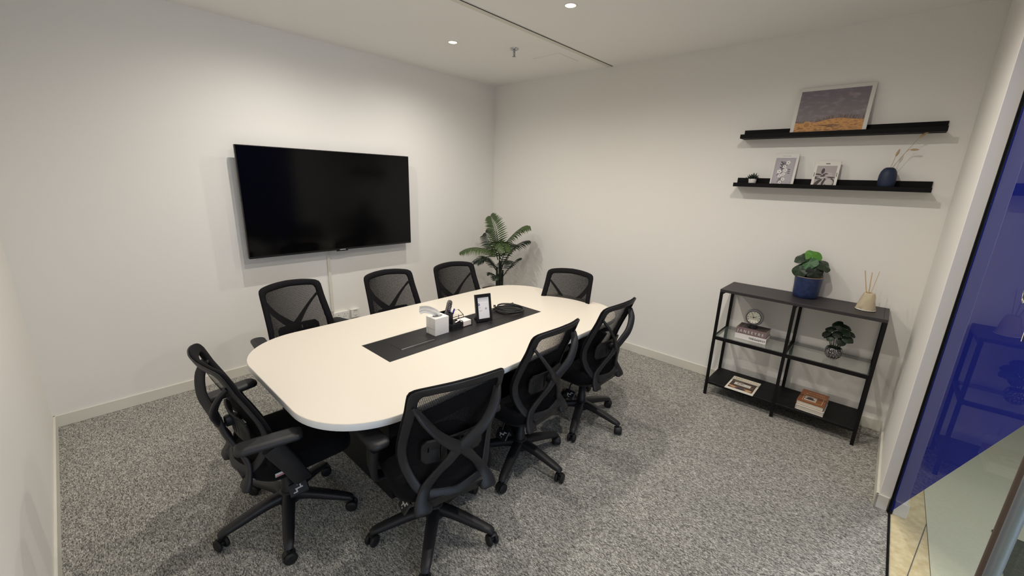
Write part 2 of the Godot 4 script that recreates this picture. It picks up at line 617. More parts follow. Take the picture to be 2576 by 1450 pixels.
	M.blue_pen = mat(rgb8(28, 36, 140), 0.35)
	M.note = mat(rgb8(240, 226, 220), 0.8)
	M.cable = mat(rgb8(24, 24, 26), 0.45)

# ---------------------------------------------------------------- scene
const LAMP := 1.28
const H := 2.809
const ROOM_X := -4.1255
const NIB_Z := 4.1275
const NIB_X := -1.0
const GLASS_Z := 4.185

func _ready() -> void:
	rng.seed = 1
	var cam := Camera3D.new()
	cam.name = "camera"
	cam.position = Vector3(-3.84554, 1.72428, 3.88004)
	cam.rotation = Vector3(-0.2604997, -0.8321519, 0.0327112)
	cam.fov = rad_to_deg(2.0 * atan(725.0 / 1028.0956))
	cam.near = 0.02
	cam.current = true
	add_child(cam)
	var env := Environment.new()
	env.background_mode = Environment.BG_COLOR
	env.background_color = Color(0.02, 0.022, 0.026)
	env.tonemap_mode = Environment.TONE_MAPPER_LINEAR
	env.tonemap_exposure = 1.0
	env.sdfgi_enabled = true
	env.ssao_enabled = true
	env.ssil_enabled = true
	var we := WorldEnvironment.new()
	we.name = "surroundings"
	we.environment = env
	add_child(we)
	var hall_light := AreaLight3D.new()
	hall_light.name = "corridor_light"
	hall_light.area_size = Vector2(1.4, 0.3)
	hall_light.light_color = rgb8(232, 240, 255)
	hall_light.light_energy = 2.4
	hall_light.area_range = 12.0
	hall_light.shadow_enabled = true
	hall_light.position = Vector3(-1.9, 2.66, 5.2)
	hall_light.rotation = Vector3(-PI / 2, 0, 0)
	add_child(hall_light)
	var cool_fill := AreaLight3D.new()      # added cool fill light, with an unseen made-up corridor window as its source
	cool_fill.name = "added_cool_fill"
	cool_fill.area_size = Vector2(1.9, 2.0)
	cool_fill.light_color = rgb8(205, 225, 255)
	cool_fill.light_energy = 4.0
	cool_fill.area_range = 14.0
	cool_fill.shadow_enabled = true
	cool_fill.position = Vector3(-3.9, 1.5, 6.17)
	add_child(cool_fill)

	setup_materials()
	build_room()
	build_ceiling_fittings()
	build_glass_front()
	build_table()
	build_chairs()
	build_bookshelf()
	build_ledges()
	build_tv()
	build_palm()
	build_desk_things()
	build_shelf_things()
	build_ledge_things()

# ---------------------------------------------------------------- the room
func build_room() -> void:
	begin(); bx(ROOM_X - 0.3, 0.3, -0.15, 0.0, -0.3, 4.189)
	struct("floor", M.carpet)
	begin(); bx(ROOM_X - 0.3, 0.3, H, H + 0.15, -0.3, 1.549); bx(ROOM_X - 0.3, 0.3, H, H + 0.15, 1.612, 4.2425); bx(ROOM_X - 0.3, 0.3, H + 0.06, H + 0.15, 1.54, 1.62)
	struct("ceiling", M.ceiling)
	begin(); bx(ROOM_X - 0.15, 0.15, 0, H, -0.15, 0.0)
	struct("wall_back", M.wall)
	begin(); bx(0.0, 0.15, 0, H, -0.15, 4.2425)
	struct("wall_right", M.wall)
	begin(); bx(ROOM_X - 0.15, ROOM_X, 0, H, -0.15, 4.2425)
	struct("wall_left", M.wall)
	begin(); bx(NIB_X, 0.0, 0, H, NIB_Z, 4.2425, 0.002)
	struct("wall_front", M.wall)
	# baseboards
	var hb := 0.085
	var tb := 0.012
	begin(); bx(ROOM_X, 0.0, 0, hb, 0.0, tb, 0.002)
	struct("baseboard_back", M.trim)
	begin(); bx(-tb, 0.0, 0, hb, 0.0, NIB_Z, 0.002)
	struct("baseboard_right", M.trim)
	begin(); bx(ROOM_X, ROOM_X + tb, 0, hb, 0.0, NIB_Z, 0.002)
	struct("baseboard_left", M.trim)
	begin(); bx(NIB_X - tb, 0.0, 0, hb, NIB_Z - tb, NIB_Z, 0.002); bx(NIB_X - tb, NIB_X, 0, hb, NIB_Z - tb, GLASS_Z - 0.012, 0.002); bx(NIB_X - tb, NIB_X, 0, hb, GLASS_Z + 0.012, 4.2425 + tb, 0.002)
	struct("baseboard_front", M.trim)
	# corridor beyond the glass
	begin(); bx(-5.6, 1.6, -0.15, 0.0, 4.189, 4.335)
	var sill := struct("floor_corridor_threshold", M.stone)
	begin(); X = Transform3D(Basis(Vector3.UP, -0.16), Vector3(-1.43, 0.0, 4.262)); box(Vector3.ZERO, Vector3(0.94, 0.0012, 0.004))
	part("tile_joint", M.remote_grey, sill)
	begin()
	bx(-5.6, 1.6, -0.15, 0.0, 4.338, 6.2)
	struct("floor_corridor", M.hall_floor)
	begin(); bx(-2.6, -0.78, 0.0, 0.01, 4.59, 5.25, 0.003)
	tag(part("doormat", M.mat_green, self), "dark olive brown mat on the corridor floor beyond the glass door", "doormat")
	begin(); bx(-5.6, 1.6, 0, H, 6.2, 6.35)
	struct("wall_corridor_far", M.hall_wall)
	begin(); bx(1.6, 1.75, 0, H, 4.2425, 6.35)
	struct("wall_corridor_right", M.hall_wall)
	begin(); bx(-5.75, -5.6, 0, H, 4.2425, 6.35)
	struct("wall_corridor_left", M.hall_wall)
	begin(); bx(0.15, 1.6, 0, H, 4.1, 4.2425)
	struct("wall_corridor_near_right", M.hall_wall)
	begin(); bx(-5.6, ROOM_X - 0.15, 0, H, 4.1, 4.2425)
	struct("wall_corridor_near_left", M.hall_wall)
	begin(); bx(-5.75, 1.75, H, H + 0.15, 4.2425, 6.35)
	struct("ceiling_corridor", M.hall_wall)
	begin(); bx(-4.85, -2.95, 0.5, 2.5, 6.175, 6.2)
	var added_win := struct("added_window_2", M.added_window_glow)  # unseen window, added as a glowing source for the cool fill
	begin()
	bx(-4.9, -4.85, 0.45, 2.55, 6.15, 6.2); bx(-2.95, -2.9, 0.45, 2.55, 6.15, 6.2); bx(-4.85, -2.95, 0.45, 0.5, 6.15, 6.2); bx(-4.85, -2.95, 2.5, 2.55, 6.15, 6.2)
	part("added_window_frame", M.trim, added_win)  # surround of the added window
	begin(); bx(-2.6, -1.2, 2.68, H, 5.05, 5.35, 0.004)
	var panel := part("corridor_light_panel", M.lamp, self)
	tag(panel, "long rectangular light fitting on the corridor ceiling beyond the glass", "light")

func build_ceiling_fittings() -> void:
	var spots := [Vector2(-1.408, 0.904), Vector2(-1.423, 2.10), Vector2(-2.63, 0.904), Vector2(-2.63, 2.10), Vector2(-1.42, 3.30), Vector2(-2.63, 3.30)]
	var names := ["round recessed downlight in the ceiling nearest the screen wall corner", "round recessed downlight in the ceiling beyond the linear slot, at the top of the photo", "round recessed downlight above the left end of the television, out of frame", "round recessed downlight above the left end of the table, out of frame", "round recessed downlight above the open carpet near the glass, out of frame", "round recessed downlight above the chairs nearest the door, out of frame"]
	for i in spots.size():
		var p: Vector2 = spots[i]
		var t := thing("downlight", names[i], "downlight", Vector3(p.x, H, p.y), 0.0, "recessed ceiling downlights")
		begin(true)
		lathe([Vector2(0.034, -0.001), Vector2(0.036, -0.004), Vector2(0.041, -0.004), Vector2(0.044, 0.0)], 32, Vector3.ZERO, false, false)
		part("trim_ring", M.white, t)
		begin(true)
		lathe([Vector2(0.001, -0.0025), Vector2(0.034, -0.0015), Vector2(0.034, 0.0)], 32, Vector3.ZERO, true, false)
		part("diffuser", M.lamp, t)
		var l := SpotLight3D.new()
		l.name = "lamp"
		l.light_color = rgb8(255, 248, 239)
		l.light_energy = LAMP
		l.light_size = 0.015
		l.spot_angle = 83.5
		l.spot_angle_attenuation = 1.0
		l.spot_range = 12.0
		l.spot_attenuation = 2.0
		l.shadow_enabled = true
		l.position = Vector3(0, -0.012, 0)
		l.rotation = Vector3(-PI / 2, 0, 0)
		t.add_child(l)
	# linear slot diffuser across the ceiling
	var s := thing("slot_diffuser", "long linear white slot diffuser with a thin black gap running across the ceiling", "air vent", Vector3(ROOM_X / 2, H, 1.58))
	var half := -ROOM_X / 2 - 0.004
	begin(); bx(-half, 0.45, -0.003, 0.02, -0.031, 0.014, 0.0015); bx(0.452, half, -0.003, 0.02, -0.031, 0.014, 0.0015)
	part("cover_strip", M.trim, s)
	begin(); bx(-half, half, -0.003, 0.02, 0.0275, 0.031, 0.001)
	part("edge_strip", M.trim, s)
	begin(); bx(-half, half, -0.0016, 0.03, 0.0142, 0.0274)
	part("slot_backing", M.gasket, s)
	# access panel
	var a := thing("access_panel", "flush square white access panel in the ceiling near the right wall", "access panel", Vector3(-0.497, H, 1.285))
	begin(); bx(-0.15, 0.15, -0.003, 0.0, -0.148, 0.148, 0.002)
	part("panel_door", M.ceiling, a)
	begin(); bx(-0.155, 0.155, -0.0006, 0.0, -0.153, 0.153)
	part("panel_frame", M.trim, a)
	# sprinkler
	var p := thing("sprinkler_head", "chrome fire sprinkler head hanging from a round ceiling plate", "sprinkler", Vector3(-0.978, H, 1.205))
	begin(true); lathe([Vector2(0.006, -0.012), Vector2(0.03, -0.010), Vector2(0.037, -0.006), Vector2(0.038, 0.0)], 28)
	part("ceiling_plate", M.chrome, p)
	begin(true); lathe([Vector2(0.007, -0.03), Vector2(0.009, -0.028), Vector2(0.009, -0.01)], 12)
	part("body", M.steel, p)
	begin(true)
	for sx in [-1.0, 1.0]:
		tube([Vector3(sx * 0.008, -0.024, 0), Vector3(sx * 0.013, -0.036, 0), Vector3(sx * 0.011, -0.05, 0), Vector3(0, -0.058, 0)], 0.0022, 6)
	part("frame_arm", M.steel, p)
	begin(true); tube([Vector3(0, -0.028, 0), Vector3(0, -0.054, 0)], 0.0025, 8)
	part("glass_bulb", mat(rgb8(120, 40, 34), 0.2), p)
	begin(true); lathe([Vector2(0.015, -0.064), Vector2(0.016, -0.062), Vector2(0.006, -0.058)], 16)
	part("deflector", M.steel, p)

func build_glass_front() -> void:
	# fixed glass: pane, film, gaskets
	begin()
	fquad(Vector3(NIB_X, 0.0, GLASS_Z), Vector3(-2.605, 0.0, GLASS_Z), Vector3(-2.605, H, GLASS_Z), Vector3(NIB_X, H, GLASS_Z), Vector3(0, 0, -1))
	var w := struct("window_1", M.glass)
	begin()
	bx(NIB_X - 0.02, NIB_X, 0.0, H, GLASS_Z - 0.008, GLASS_Z + 0.012)
	bx(-2.605, NIB_X, 0.0, 0.006, GLASS_Z - 0.004, GLASS_Z + 0.006)
	bx(-2.605, NIB_X, H - 0.02, H, GLASS_Z - 0.008, GLASS_Z + 0.012)
	part("gasket", M.gasket, w)
	var z := GLASS_Z + 0.0035
	begin()
	var poly := [Vector2(NIB_X - 0.022, 0.015), Vector2(-2.605, 1.352), Vector2(-2.605, H - 0.02), Vector2(NIB_X - 0.022, H - 0.02)]
	fquad(Vector3(poly[0].x, poly[0].y, z), Vector3(poly[1].x, poly[1].y, z), Vector3(poly[2].x, poly[2].y, z), Vector3(poly[3].x, poly[3].y, z), Vector3(0, 0, -1))
	var film := part("window_film", M.film, w)
	film.set_meta("label", "translucent dark blue film with a slanted lower edge")
	# pale hand-drawn letters on the film, cut off by the frame of the photograph
	begin()
	var zl := z - 0.0018
	var bar := func(a: Vector2, b: Vector2, t: float) -> void:
		var d := (b - a).normalized() * t / 2.0
		var n := Vector2(-d.y, d.x)
		var q := [a - d + n, b + d + n, b + d - n, a - d - n]
		fquad(Vector3(q[0].x, q[0].y, zl), Vector3(q[1].x, q[1].y, zl), Vector3(q[2].x, q[2].y, zl), Vector3(q[3].x, q[3].y, zl), Vector3(0, 0, -1))
	var cc := [Vector2(-2.098, 1.474), Vector2(-2.076, 1.477), Vector2(-2.064, 1.466), Vector2(-2.072, 1.45), Vector2(-2.092, 1.442), Vector2(-2.12, 1.45)]
	for i in cc.size() - 1:
		bar.call(cc[i], cc[i + 1], 0.008)
	bar.call(Vector2(-2.074, 1.492), Vector2(-2.094, 1.512), 0.008)
	bar.call(Vector2(-2.152, 1.445), Vector2(-2.16, 1.475), 0.009)
	var mm := [Vector2(-2.21, 1.362), Vector2(-2.206, 1.41), Vector2(-2.246, 1.384), Vector2(-2.262, 1.43), Vector2(-2.275, 1.362)]
	for i in mm.size() - 1:
		bar.call(mm[i], mm[i + 1], 0.008)
	var lt := part("lettering", M.film_letter, w)
	lt.set_meta("label", "pale hand-drawn letters on the blue film")
	# door side: bronze post, steel stile, smoked door leaf
	begin(true); tube([Vector3(-2.592, 0.0, GLASS_Z), Vector3(-2.592, H, GLASS_Z)], 0.0125, 20)
	var post := part("trim_1", M.bronze, self)
	post.set_meta("kind", "structure")
	begin(true); tube([Vector3(-2.628, 0.0, GLASS_Z), Vector3(-2.628, H, GLASS_Z)], 0.0115, 20)
	var d := struct("door_1", M.steel)
	begin(); bx(-4.1, -2.64, 0.01, H - 0.02, GLASS_Z - 0.005, GLASS_Z + 0.005)
	part("door_pane", M.door_glass, d)
	begin(); bx(ROOM_X + 0.002, -4.1, 0.01, H, GLASS_Z - 0.02, GLASS_Z + 0.02, 0.006); bx(-4.1, -2.64, H - 0.02, H, GLASS_Z - 0.02, GLASS_Z + 0.02)
	part("door_frame", M.steel, d)

# ---------------------------------------------------------------- table
func build_table() -> void:
	var t := thing("conference_table", "large white conference table with rounded corners and a black centre panel", "table", Vector3(-2.12, 0, 1.868))
	var hx := 1.205
	var hz := 0.6375
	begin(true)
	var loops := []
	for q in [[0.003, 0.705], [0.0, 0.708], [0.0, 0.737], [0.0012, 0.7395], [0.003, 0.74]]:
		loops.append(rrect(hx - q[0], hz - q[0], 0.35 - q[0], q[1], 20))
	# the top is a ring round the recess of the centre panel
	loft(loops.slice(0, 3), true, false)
	var edge := part("lit_edge", M.table_edge_lit, t)  # side of the top, its paler colour imitates light falling on it
	begin(true)
	loft(loops.slice(2, 5), false, false)
	var ix := 0.744
	var iz := 0.157
	var outer: PackedVector3Array = loops[4]
	smooth(false)
	var inner := PackedVector3Array()
	for p in outer:
		var k := minf(ix / maxf(absf(p.x), 1e-6), iz / maxf(absf(p.z), 1e-6))
		inner.append(Vector3(p.x * k, 0.74, p.z * k))
	for i in outer.size():
		var j := (i + 1) % outer.size()
		if absf(inner[i].x - inner[j].x) > 0.001 and absf(inner[i].z - inner[j].z) > 0.001:   # a corner of the recess
			var c := Vector3(signf(outer[i].x) * ix, 0.74, signf(outer[i].z) * iz)
			tri(outer[i], outer[j], c)
			tri(outer[i], c, inner[i])
			tri(outer[j], inner[j], c)
		else:
			quad(outer[i], outer[j], inner[j], inner[i])
	for s in [-1.0, 1.0]:
		fquad(Vector3(s * ix, 0.73, -iz), Vector3(s * ix, 0.73, iz), Vector3(s * ix, 0.74, iz), Vector3(s * ix, 0.74, -iz), Vector3(-s, 0, 0))
		fquad(Vector3(-ix, 0.73, s * iz), Vector3(ix, 0.73, s * iz), Vector3(ix, 0.74, s * iz), Vector3(-ix, 0.74, s * iz), Vector3(0, 0, -s))
	part("tabletop", M.table_white, t)
	begin(); bx(-ix + 0.001, ix - 0.001, 0.728, 0.7385, -iz + 0.001, iz - 0.001, 0.001)
	var panel := part("centre_panel", M.black_panel, t)
	panel.set_meta("label", "black centre panel set into the white top")
	for f in [[-2.52, 1.869], [-1.80, 1.852]]:
		begin(); box(Vector3(f[0] + 2.12, 0.7385, f[1] - 1.868), Vector3(0.245, 0.004, 0.125), 0.0018)
		var flap := part("cable_flap", M.black_panel, panel)
		flap.set_meta("label", "lift-up cable flap")
		begin(); box(Vector3(f[0] + 2.12, 0.7404, f[1] - 1.868 + 0.054), Vector3(0.235, 0.0008, 0.006))
		part("finger_slot", M.steel if f[0] < -2.0 else M.plastic, panel)
	for q in [[-0.745, 0.297], [0.6, 0.235]]:
		begin(); bx(q[0] - 0.02, q[0] + 0.02, 0.0, 0.705, -q[1], q[1], 0.003)
		part("leg_panel", M.black_board, t)
	begin(); bx(-0.725, 0.58, 0.12, 0.69, -0.015, 0.015, 0.002)
	part("modesty_panel", M.black_board, t)
	begin()
	for s in [-1.0, 1.0]:
		bx(-0.95, 0.85, 0.655, 0.704, s * 0.3 - 0.02, s * 0.3 + 0.02, 0.002)
	part("underframe", M.black_board, t)

# ---------------------------------------------------------------- chairs
var chair := {}
const BACK_Z := [Vector2(0.40, 0.165), Vector2(0.46, 0.135), Vector2(0.52, 0.113), Vector2(0.58, 0.103), Vector2(0.64, 0.106), Vector2(0.70, 0.123), Vector2(0.78, 0.155), Vector2(0.86, 0.19), Vector2(0.93, 0.215), Vector2(0.985, 0.238)]

func back_z(w: float, y: float) -> float:
	return lookup(BACK_Z, y) + 0.045 * (1.0 - (w / 0.21) ** 2)

func resample(p: Array, n: int) -> Array:
	var total := 0.0
	for i in p.size() - 1:
		total += p[i].distance_to(p[i + 1])
	var out := []
	var i := 0
	var gone := 0.0
	for k in n + 1:
		var want := total * k / n
		while i < p.size() - 2 and gone + p[i].distance_to(p[i + 1]) < want:
			gone += p[i].distance_to(p[i + 1])
			i += 1
		out.append(p[i].lerp(p[i + 1], clampf((want - gone) / maxf(p[i].distance_to(p[i + 1]), 1e-6), 0, 1)))
	return out

func make_chair_meshes() -> void:
	# back frame: a loop between two outlines, bent to the curve of the back
	var o := curve([Vector2(0, 0.986), Vector2(0.09, 0.982), Vector2(0.162, 0.973), Vector2(0.193, 0.964), Vector2(0.207, 0.949), Vector2(0.2105, 0.918), Vector2(0.213, 0.85), Vector2(0.219, 0.76), Vector2(0.225, 0.66), Vector2(0.223, 0.60), Vector2(0.214, 0.55), Vector2(0.197, 0.50), Vector2(0.176, 0.458), Vector2(0.15, 0.436), Vector2(0.1, 0.422), Vector2(0, 0.412)], 4)
	var n := curve([Vector2(0, 0.945), Vector2(0.08, 0.941), Vector2(0.142, 0.936), Vector2(0.161, 0.93), Vector2(0.169, 0.914), Vector2(0.1715, 0.88), Vector2(0.174, 0.82), Vector2(0.181, 0.73), Vector2(0.186, 0.65), Vector2(0.183, 0.60), Vector2(0.173, 0.558), Vector2(0.157, 0.515), Vector2(0.14, 0.483), Vector2(0.12, 0.466), Vector2(0.085, 0.458), Vector2(0, 0.448)], 4)
	var so := resample(o, 48)
	var si := resample(n, 48)
	var loops := []
	var sec := [Vector2(0.0, -0.4), Vector2(0.15, -1.0), Vector2(0.85, -1.0), Vector2(1.0, -0.4), Vector2(1.0, 0.4), Vector2(0.85, 1.0), Vector2(0.15, 1.0), Vector2(0.0, 0.4)]
	begin(true)
	for side in [1.0, -1.0]:
		loops = []
		for i in so.size():
			var l := PackedVector3Array()
			for s in sec:
				var q: Vector2 = so[i].lerp(si[i], s.x)
				l.append(Vector3(side * q.x, q.y, back_z(q.x, q.y) + s.y * 0.010))
			if side > 0:
				l.reverse()
			loops.append(l)
		loft(loops, false, false)
	chair.frame = done()
	begin(true)
	for side in [1.0, -1.0]:      # plastic shell on the rear of the frame
		loops = []
		for i in so.size():
			var l := PackedVector3Array()
			for s in sec:
				var q: Vector2 = so[i].lerp(si[i], 0.06 + 0.86 * s.x)
				l.append(Vector3(side * q.x, q.y, back_z(q.x, q.y) + 0.0115 + s.y * 0.004))
			if side > 0:
				l.reverse()
			loops.append(l)
		loft(loops, false, false)
	chair.shell = done()
	# mesh: upright ribs and sparse cross threads between the inner outline
	begin()
	var edge := func(w: float, high: bool) -> float:
		var best := 0.945 if high else 0.45
		for i in n.size() - 1:
			var a: Vector2 = n[i]
			var b: Vector2 = n[i + 1]
			if (a.x <= w and b.x >= w or b.x <= w and a.x >= w) and absf(a.x - b.x) > 1e-6:
				var y := lerpf(a.y, b.y, (w - a.x) / (b.x - a.x))
				if high == (y > 0.66):
					best = y
		return best
	var w := -0.1825
	while w < 0.1826:
		var y0: float = edge.call(absf(w), false) - 0.006
		var y1: float = edge.call(absf(w), true) + 0.006
		var hw := 0.00136
		for k in 14:
			var a := lerpf(y0, y1, k / 14.0)
			var b := lerpf(y0, y1, (k + 1) / 14.0)
			quad(Vector3(w - hw, a, back_z(w, a)), Vector3(w + hw, a, back_z(w, a)), Vector3(w + hw, b, back_z(w, b)), Vector3(w - hw, b, back_z(w, b)))
		w += 0.0034
	var y := 0.455
	while y < 0.94:
		for k in 18:
			var a := lerpf(-0.186, 0.186, k / 18.0)
			var b := lerpf(-0.186, 0.186, (k + 1) / 18.0)
			var m := (absf(a) + absf(b)) / 2.0
			if y > edge.call(m, false) - 0.004 and y < edge.call(m, true) + 0.004:
				quad(Vector3(a, y - 0.0008, back_z(a, y) + 0.0006), Vector3(b, y - 0.0008, back_z(b, y) + 0.0006), Vector3(b, y + 0.0008, back_z(b, y) + 0.0006), Vector3(a, y + 0.0008, back_z(a, y) + 0.0006))
		y += 0.006
	chair.mesh = done()
	# X-shaped brace standing off behind the mesh, with its two lower lobes
	begin(true)
	for s in [1.0, -1.0]:
		var up := curve([Vector3(0, 0.655, 0.236), Vector3(s * 0.045, 0.695, 0.248), Vector3(s * 0.10, 0.755, 0.262), Vector3(s * 0.152, 0.825, 0.25), Vector3(s * 0.184, 0.882, 0.216)], 5)
		var wu := []
		var tu := []
		for i in up.size():
			var t := float(i) / (up.size() - 1)
			wu.append(lerpf(0.052, 0.042, minf(t * 2.0, 1.0)) - 0.012 * maxf(0.0, t - 0.8) * 5.0)
			tu.append(lerpf(0.022, 0.014, t))
		var uu := []
		for i in up.size():
			uu.append(Vector3(0, 0.25, 1).lerp(Vector3(-s * 0.85, 0.25, 0.7), smoothstep(0.05, 0.6, float(i) / (up.size() - 1))).normalized())
		sweep(up, uu, wu, tu, 0.28)
		var lo := curve([Vector3(0, 0.665, 0.236), Vector3(s * 0.045, 0.605, 0.225), Vector3(s * 0.09, 0.54, 0.198), Vector3(s * 0.128, 0.475, 0.178), Vector3(s * 0.148, 0.425, 0.188), Vector3(s * 0.153, 0.39, 0.203), Vector3(s * 0.154, 0.372, 0.206)], 5)
		var wl := []
		var tl := []
		for i in lo.size():
			var t := float(i) / (lo.size() - 1)
			wl.append(lookup([Vector2(0, 0.05), Vector2(0.3, 0.036), Vector2(0.55, 0.05), Vector2(0.75, 0.074), Vector2(0.9, 0.078), Vector2(0.97, 0.06), Vector2(1.0, 0.03)], t))
			tl.append(lookup([Vector2(0, 0.022), Vector2(0.5, 0.016), Vector2(0.8, 0.026), Vector2(0.95, 0.03), Vector2(1.0, 0.014)], t))
		sweep(lo, [Vector3(0, 0.12, 1).normalized()], wl, tl, 0.3)
	chair.brace = done()
	# lumbar pad with upright slots
	begin(true)
	var nx := 56
	var ny := 20
	var inside := func(i: int, j: int) -> bool:
		if i < 0 or j < 0 or i >= nx or j >= ny:
			return false
		var u := ((i + 0.5) / nx - 0.5) * 0.28
		var v := ((j + 0.5) / ny - 0.5) * 0.116
		var d := Vector2(maxf(absf(u) - 0.11, 0), maxf(absf(v) - 0.028, 0))
		if d.length() > 0.03:
			return false
		if absf(absf(u) - 0.062) < 0.003 and absf(v) < 0.038 or absf(absf(u) - 0.03) < 0.003 and absf(v) < 0.038:
			return false
		if absf(absf(u) - 0.113) < 0.003 and absf(v - 0.01) < 0.014:
			return false
		return true
	var pad := func(i: int, j: int, back: bool) -> Vector3:
		var u := (float(i) / nx - 0.5) * 0.28
		var v := (float(j) / ny - 0.5) * 0.116
		return Vector3(u, 0.632 + v, back_z(u, 0.632 + v) + (0.034 if back else 0.022) - 0.1 * v * v)
	for i in nx:
		for j in ny:
			if not inside.call(i, j):
				continue
			quad(pad.call(i, j, true), pad.call(i + 1, j, true), pad.call(i + 1, j + 1, true), pad.call(i, j + 1, true))
			quad(pad.call(i, j + 1, false), pad.call(i + 1, j + 1, false), pad.call(i + 1, j, false), pad.call(i, j, false))
			if not inside.call(i - 1, j):
				quad(pad.call(i, j, false), pad.call(i, j, true), pad.call(i, j + 1, true), pad.call(i, j + 1, false))
			if not inside.call(i + 1, j):
				quad(pad.call(i + 1, j, true), pad.call(i + 1, j, false), pad.call(i + 1, j + 1, false), pad.call(i + 1, j + 1, true))
			if not inside.call(i, j - 1):
				quad(pad.call(i, j, false), pad.call(i + 1, j, false), pad.call(i + 1, j, true), pad.call(i, j, true))
			if not inside.call(i, j + 1):
				quad(pad.call(i, j + 1, true), pad.call(i + 1, j + 1, true), pad.call(i + 1, j + 1, false), pad.call(i, j + 1, false))
	X = Transform3D.IDENTITY
	box(Vector3(0, 0.645, 0.19), Vector3(0.03, 0.05, 0.05), 0.006)     # joint to the hub
	chair.lumbar = done()
	# seat cushion
	begin(true)
	loops = []
	for q in [[0.06, 0.388, 0.09], [0.018, 0.392, 0.1], [0.004, 0.405, 0.11], [0.0, 0.425, 0.11], [0.0, 0.455, 0.11], [0.006, 0.472, 0.1], [0.02, 0.485, 0.1], [0.05, 0.492, 0.09], [0.11, 0.494, 0.06]]:
		var l := rrect(0.237 - q[0], 0.22 - q[0], q[2], q[1], 8, Vector3(0, 0, -0.045))
		for i in l.size():
			var f := clampf((-l[i].z - 0.12) / 0.16, 0, 1)
			l[i].y -= 0.045 * f * f
			l[i].z -= 0.015 * cos(l[i].x * 5.0) * f
		loops.append(l)
	loft(loops)
	chair.seat = done()
	begin(true)
	loops = []
	for q in [[0.06, 0.362], [0.03, 0.366], [0.02, 0.395]]:
		loops.append(rrect(0.215 - q[0], 0.2 - q[0], 0.08, q[1], 6, Vector3(0, 0, -0.03)))
	loft(loops)
	chair.pan = done()
	# arms (right one; the left is mirrored)
	for s in [1.0, -1.0]:
		begin(true)
		loops = []
		for q in [[0.010, 0.632], [0.002, 0.636], [0.0, 0.645], [0.002, 0.655], [0.009, 0.661], [0.02, 0.663]]:
			var l := rrect(0.043 - q[0], 0.125 - q[0], minf(0.03, 0.04 - q[0]), q[1], 6)
			var b := Basis(Vector3.UP, -s * 0.2)
			for i in l.size():
				l[i] = b * l[i] + Vector3(s * 0.29, 0, 0.125)
			loops.append(l)
		loft(loops)
		chair["pad%d" % s] = done()
		begin(true)
		var pts := curve([Vector3(s * 0.287, 0.615, 0.115), Vector3(s * 0.287, 0.58, 0.1), Vector3(s * 0.282, 0.5, 0.06), Vector3(s * 0.272, 0.41, 0.02), Vector3(s * 0.25, 0.368, 0.0), Vector3(s * 0.2, 0.356, -0.005), Vector3(s * 0.12, 0.356, -0.005)], 4)
		var ups := []
		var ws := []
		var ts := []
		for i in pts.size():
			var t := float(i) / (pts.size() - 1)
			ups.append(Vector3(s, 0, 0).lerp(Vector3(0, -1, 0), smoothstep(0.5, 0.85, t)).normalized())
			ws.append(lerpf(0.085, 0.06, t))
			ts.append(lerpf(0.034, 0.018, smoothstep(0.3, 0.8, t)))
		sweep(pts, ups, ws, ts, 0.25)
		chair["post%d" % s] = done()
	# mechanism, lever, column, base, caster
	begin()
	box(Vector3(0, 0.343, 0.0), Vector3(0.19, 0.045, 0.24), 0.012)
	box(Vector3(0, 0.37, 0.0), Vector3(0.26, 0.02, 0.16), 0.006)
	smooth(true)
	sweep([Vector3(0, 0.345, 0.09), Vector3(0, 0.35, 0.14), Vector3(0, 0.39, 0.19), Vector3(0, 0.43, 0.2)], [Vector3(0, 0.6, 0.8)], [0.15, 0.17, 0.25, 0.26], [0.03, 0.026, 0.022, 0.018])
	chair.mechanism = done()
	for s in [1.0, -1.0]:
		var tilt := Transform3D(Basis(Vector3(0, 0, 1), s * -0.9), Vector3(s * 0.165, 0.265, 0.0))
		begin(true)
		tube([Vector3(s * 0.08, 0.335, -0.02), Vector3(s * 0.13, 0.315, -0.02), Vector3(s * 0.158, 0.285, -0.01)], 0.006, 6)
		smooth(false)
		X = tilt
		box(Vector3.ZERO, Vector3(0.062, 0.012, 0.085), 0.005)
		chair["lever%d" % s] = done()
		begin()
		X = tilt
		for q in [[0.0, 0.0, 0.006, 0.034], [0.008, 0.012, 0.016, 0.006], [-0.008, -0.008, 0.014, 0.006], [0.014, 0.02, 0.005, 0.016], [-0.017, 0.004, 0.006, 0.006]]:
			box(Vector3(q[0], 0.0064, q[1]), Vector3(q[2], 0.0008, q[3]))
		chair["pictogram%d" % s] = done()
	begin(true); lathe([Vector2(0.03, 0.10), Vector2(0.03, 0.2), Vector2(0.026, 0.205), Vector2(0.026, 0.26), Vector2(0.015, 0.262), Vector2(0.015, 0.33)], 20)
	chair.column = done()
	begin(true); lathe([Vector2(0.036, 0.085), Vector2(0.048, 0.092), Vector2(0.05, 0.13), Vector2(0.042, 0.152), Vector2(0.032, 0.158)], 24)
	chair.hub = done()
	begin(true)
	var ap := curve([Vector3(0.03, 0.128, 0), Vector3(0.1, 0.124, 0), Vector3(0.2, 0.102, 0), Vector3(0.272, 0.084, 0), Vector3(0.292, 0.08, 0), Vector3(0.303, 0.068, 0)], 3)
	var aw := []
	var at := []
	for i in ap.size():
		var t := float(i) / (ap.size() - 1)
		aw.append(lerpf(0.062, 0.034, t))
		at.append(lookup([Vector2(0, 0.05), Vector2(0.4, 0.036), Vector2(0.75, 0.024), Vector2(1, 0.022)], t))
	sweep(ap, [Vector3.UP], aw, at, 0.22)
	chair.arm = done()
	begin(true)
	tube([Vector3(0, 0.05, 0), Vector3(0, 0.074, 0)], 0.007, 8)
